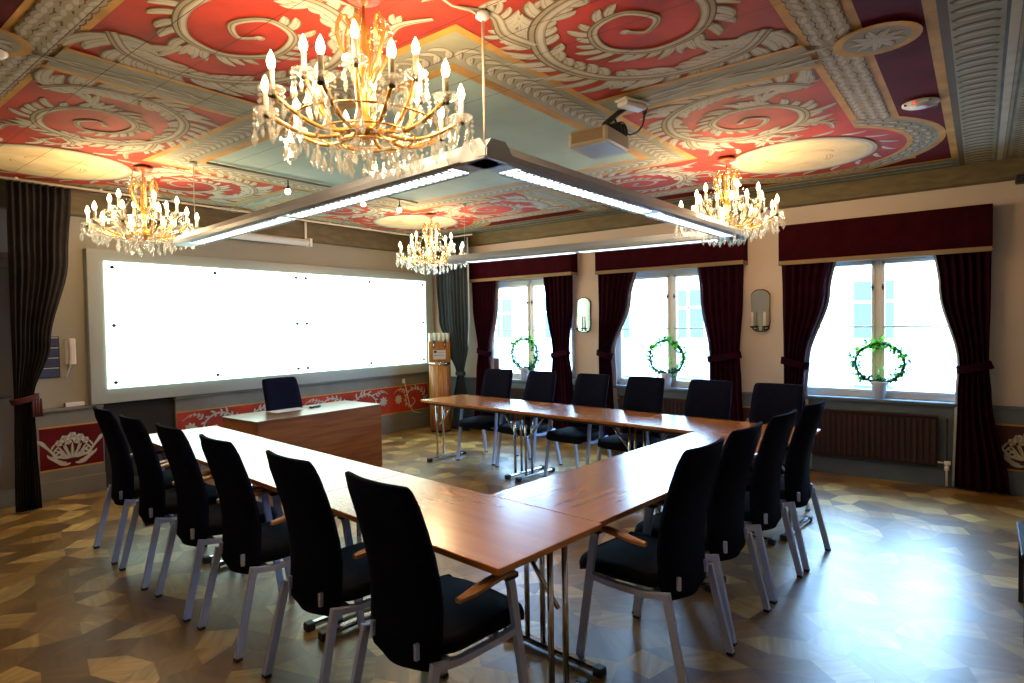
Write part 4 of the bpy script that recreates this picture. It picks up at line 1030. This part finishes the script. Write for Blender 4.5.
# ------------------------------------------------------------------ mirror sconces
for i, (yc, lab) in enumerate(((-2.90, 'mirror sconce between the first and middle windows'), (-5.19, 'mirror sconce between the middle and right-hand windows'))):
    s = thing('mirror_sconce', (0, yc, 1.72), 0, lab, 'wall sconce', 'mirrored wall sconces')
    def outline(k_):
        P = [(-.085, -.20), (-.10, -.12), (-.095, 0), (-.10, .14), (-.098, .18), (-.07, .215), (-.03, .232), (.03, .232), (.07, .215), (.098, .18), (.10, .14), (.095, 0), (.10, -.12), (.085, -.20), (.04, -.225), (-.04, -.225)]
        return [(a * k_, c * k_) for a, c in P]
    b = MB(); b.loft([[(x, a, c) for a, c in outline(1.04)] for x in (0, -.018)], 'bronze', smooth=False); b.build('back_plate', s)
    b = MB(); b.loft([[(x, a, c) for a, c in outline(.99)] for x in (-.0185, -.024)], 'mirror', smooth=False); b.build('mirror', s)
    for sd in (-1, 1):
        a = MB(); a.tube([(-.02, sd * .02, -.19), (-.05, sd * .03, -.215), (-.09, sd * .06, -.205), (-.10, sd * .065, -.18)], .006, 'bronze', 8); a.lathe([(.001, -.19), (.022, -.186), (.030, -.172), (.020, -.17), (.012, -.165), (.001, -.165)], (-.10, sd * .065, 0), 'bronze', 12); ao = a.build('arm', s)
        a = MB(); a.lathe([(.011, -.165), (.011, -.015), (.001, -.012)], (-.10, sd * .065, 0), 'sleeve', 10); a.build('candle', ao)

# ------------------------------------------------------------------ water dispenser
wd = thing('water_dispenser', (-.46, -.60, 0), math.radians(-40), 'tall wooden column water dispenser with two taps and glasses on top', 'water dispenser')
b = MB(); b.lathe([(.001, .03), (.165, .03), (.165, 1.02), (.001, 1.02)], (0, 0, 0), 'coolerwood', 28)
for k in range(0, 28, 2):
    t = 2 * PI * k / 28; b.box(.163 * cos(t) - .004, .163 * cos(t) + .004, .163 * sin(t) - .004, .163 * sin(t) + .004, .04, 1.01, 'deskwood')
b.build('column', wd)
b = MB(); b.lathe([(.001, 0), (.15, 0), (.15, .03), (.001, .03)], (0, 0, 0), 'blackpl', 24); b.build('base', wd)
b = MB(); b.lathe([(.168, 1.02), (.17, 1.02), (.17, 1.055), (.001, 1.055)], (0, 0, 0), 'chrome', 28); b.build('drip_tray', wd)
b = MB(); b.box(-.165, .165, -.02, .16, 1.055, 1.37, 'coolerwood', .006); b.build('tower', wd)
b = MB(); b.box(-.10, .09, -.026, -.021, 1.10, 1.24, 'paper'); b.box(-.09, -.045, -.0275, -.026, 1.20, 1.232, 'navy'); b.box(-.03, .07, -.0275, -.026, 1.205, 1.21, 'navy'); b.box(-.09, .07, -.0275, -.026, 1.16, 1.165, 'navy'); b.build('notice', wd)
for x in (-.09, .08):
    b = MB(); b.tube([(x, -.02, 1.33), (x, -.07, 1.33), (x, -.075, 1.29)], [.014, .013, .009], 'chrome', 8); b.tube([(x, -.06, 1.34), (x, -.075, 1.39)], [.014, .018], 'blackpl', 8); b.tube([(x, -.06, 1.31), (x, -.078, 1.285)], .012, 'blackpl', 8); b.build('tap', wd)
gp = None; k = 0
for ix in range(5):
    for iy in range(2):
        x, y = -.13 + ix * .066, .03 + iy * .075; t = math.radians(-40)
        if gp is None:
            b = MB(); b.lathe([(.001, 0), (.026, 0), (.031, .13), (.029, .13), (.024, .008), (.001, .008)], (0, 0, 0), 'tumbler', 14, cap=False); gp = b.build('drinking_glass'); o = gp
        else: o = gp.copy(); col.objects.link(o)
        tag(o, 'clear drinking glass in the cluster on top of the water dispenser', 'drinking glass', 'glasses on the water dispenser')
        o.location = (-.46 + x * cos(t) - y * sin(t), -.60 + x * sin(t) + y * cos(t), 1.3705)

# ------------------------------------------------------------------ small wall things
ph = thing('intercom_handset', (-5.03, 0, 1.42), 0, 'white intercom handset on the wall left of the whiteboard', 'telephone')
b = MB(); b.box(-.045, .045, -.03, 0, -.13, .13, 'white', .01); b.build('base', ph)
b = MB(); rings = []
for q in range(9):
    s = q / 8; z = .125 - .25 * s; y = -.055 - .016 * sin(s * PI); w = .026 if 0.15 < s < .85 else .030
    rings.append([(-w, y - .016, z), (-w * .5, y - .024, z), (w * .5, y - .024, z), (w, y - .016, z), (w, y + .012, z), (-w, y + .012, z)])
b.loft(rings, 'white', smooth=False); b.build('handset', ph)
b = MB(); b.tube([(-.01 + .006 * sin(q * 2.2) - .045 * sin(q / 40 * PI), -.045, -.13 - .13 * sin(q / 40 * PI)) for q in range(41)], .005, 'white', 6); b.build('cord', ph)
br = thing('framed_prints', (-5.18, 0, 1.37), 0, 'dark rack of four small prints beside the grey curtain', 'picture')
b = MB(); b.box(-.13, .06, -.02, 0, -.20, .20, 'blackpl', .003); b.build('rack', br)
for k in range(4): b = MB(); b.box(-.12, .05, -.024, -.0205, -.19 + k * .098, -.11 + k * .098, 'navy'); b.box(-.12, .05, -.0245, -.0205, -.11 + k * .098, -.104 + k * .098, 'paper'); b.build('print', br)
b = MB(); b.box(-.08, .08, -.02, .02, 0, .04, 'white', .004); b.box(-.083, -.08, -.02, .02, 0, .04, 'blackpl')
o = b.build('cable_box'); tag(o, 'small white box on the dado shelf below the handset', 'box'); o.location = (-5.02, -.045, .8755)
sk = thing('wall_socket', (-.72, -.061, .76), 0, 'white socket with a hanging white cord right of the desk', 'socket')
b = MB(); b.box(-.03, .03, -.012, 0, -.03, .04, 'white', .004); b.build('plate', sk)
b = MB(); b.tube(catmull([(0, -.02), (.02, -.12)], 2) and [(0, -.018, 0), (.03, -.03, -.12), (.06, -.03, -.26), (.10, -.03, -.40), (.16, -.035, -.49), (.30, -.04, -.52)], .006, 'white', 6); b.build('cord', sk)
# dark case at the right edge
cs = thing('side_table', (-2.93, -7.46, 0), 0, 'black-topped low table just entering the picture at the right edge', 'table')
b = MB(); b.box(-.32, .30, -.25, .155, .42, .45, 'blackpl', .004); b.build('tabletop', cs)
for x in (-.30, .27):
    for y in (-.23, .13): b = MB(); b.box(x - .015, x + .015, y - .015, y + .015, 0, .419, 'blackpl'); b.build('leg', cs)

# ------------------------------------------------------------------ daylight
w = bpy.data.worlds.new('World'); bpy.context.scene.world = w; w.use_nodes = True
bg = w.node_tree.nodes['Background']; bg.inputs['Color'].default_value = (0.37, 0.63, 1.0, 1); bg.inputs['Strength'].default_value = 36.0
for i, (c, h) in enumerate(WIN):
    ld = bpy.data.lights.new('window_portal', 'AREA'); ld.shape = 'RECTANGLE'; ld.size = 2 * h; ld.size_y = WZ1 - WZ0; ld.cycles.is_portal = True
    lo = bpy.data.objects.new('window_portal', ld); col.objects.link(lo); lo.location = (.31, c, (WZ0 + WZ1) / 2); lo.rotation_euler = (PI / 2, 0, PI / 2)

# ------------------------------------------------------------------ camera
F = 604.8626; yaw, pit, rol = -0.9101, -0.028, -0.0165
fw = Vector((-sin(yaw) * cos(pit), cos(yaw) * cos(pit), sin(pit))); rt = Vector((cos(yaw), sin(yaw), 0)); up = rt.cross(fw)
r2 = rt * cos(rol) + up * sin(rol); u2 = -rt * sin(rol) + up * cos(rol)
cam = bpy.data.cameras.new('camera'); co = bpy.data.objects.new('camera', cam); col.objects.link(co)
mw = Matrix((r2, u2, -fw)).transposed().to_4x4(); mw.translation = Vector((-7.0739, -7.1465, 1.6126)); co.matrix_world = mw
cam.sensor_width = 36; cam.lens = F / 1024 * 36; cam.clip_start = .05
sc = bpy.context.scene; sc.camera = co
sc.view_settings.view_transform = 'Standard'; sc.view_settings.look = 'None'; sc.view_settings.gamma = 1; sc.view_settings.exposure = 0.0
sc.view_settings.use_curve_mapping = False
sc.cycles.use_denoising = True
sc.cycles.sample_clamp_indirect = 6; sc.cycles.sample_clamp_direct = 0
sc.cycles.max_bounces = 8; sc.cycles.transparent_max_bounces = 24; sc.cycles.caustics_reflective = False; sc.cycles.caustics_refractive = False
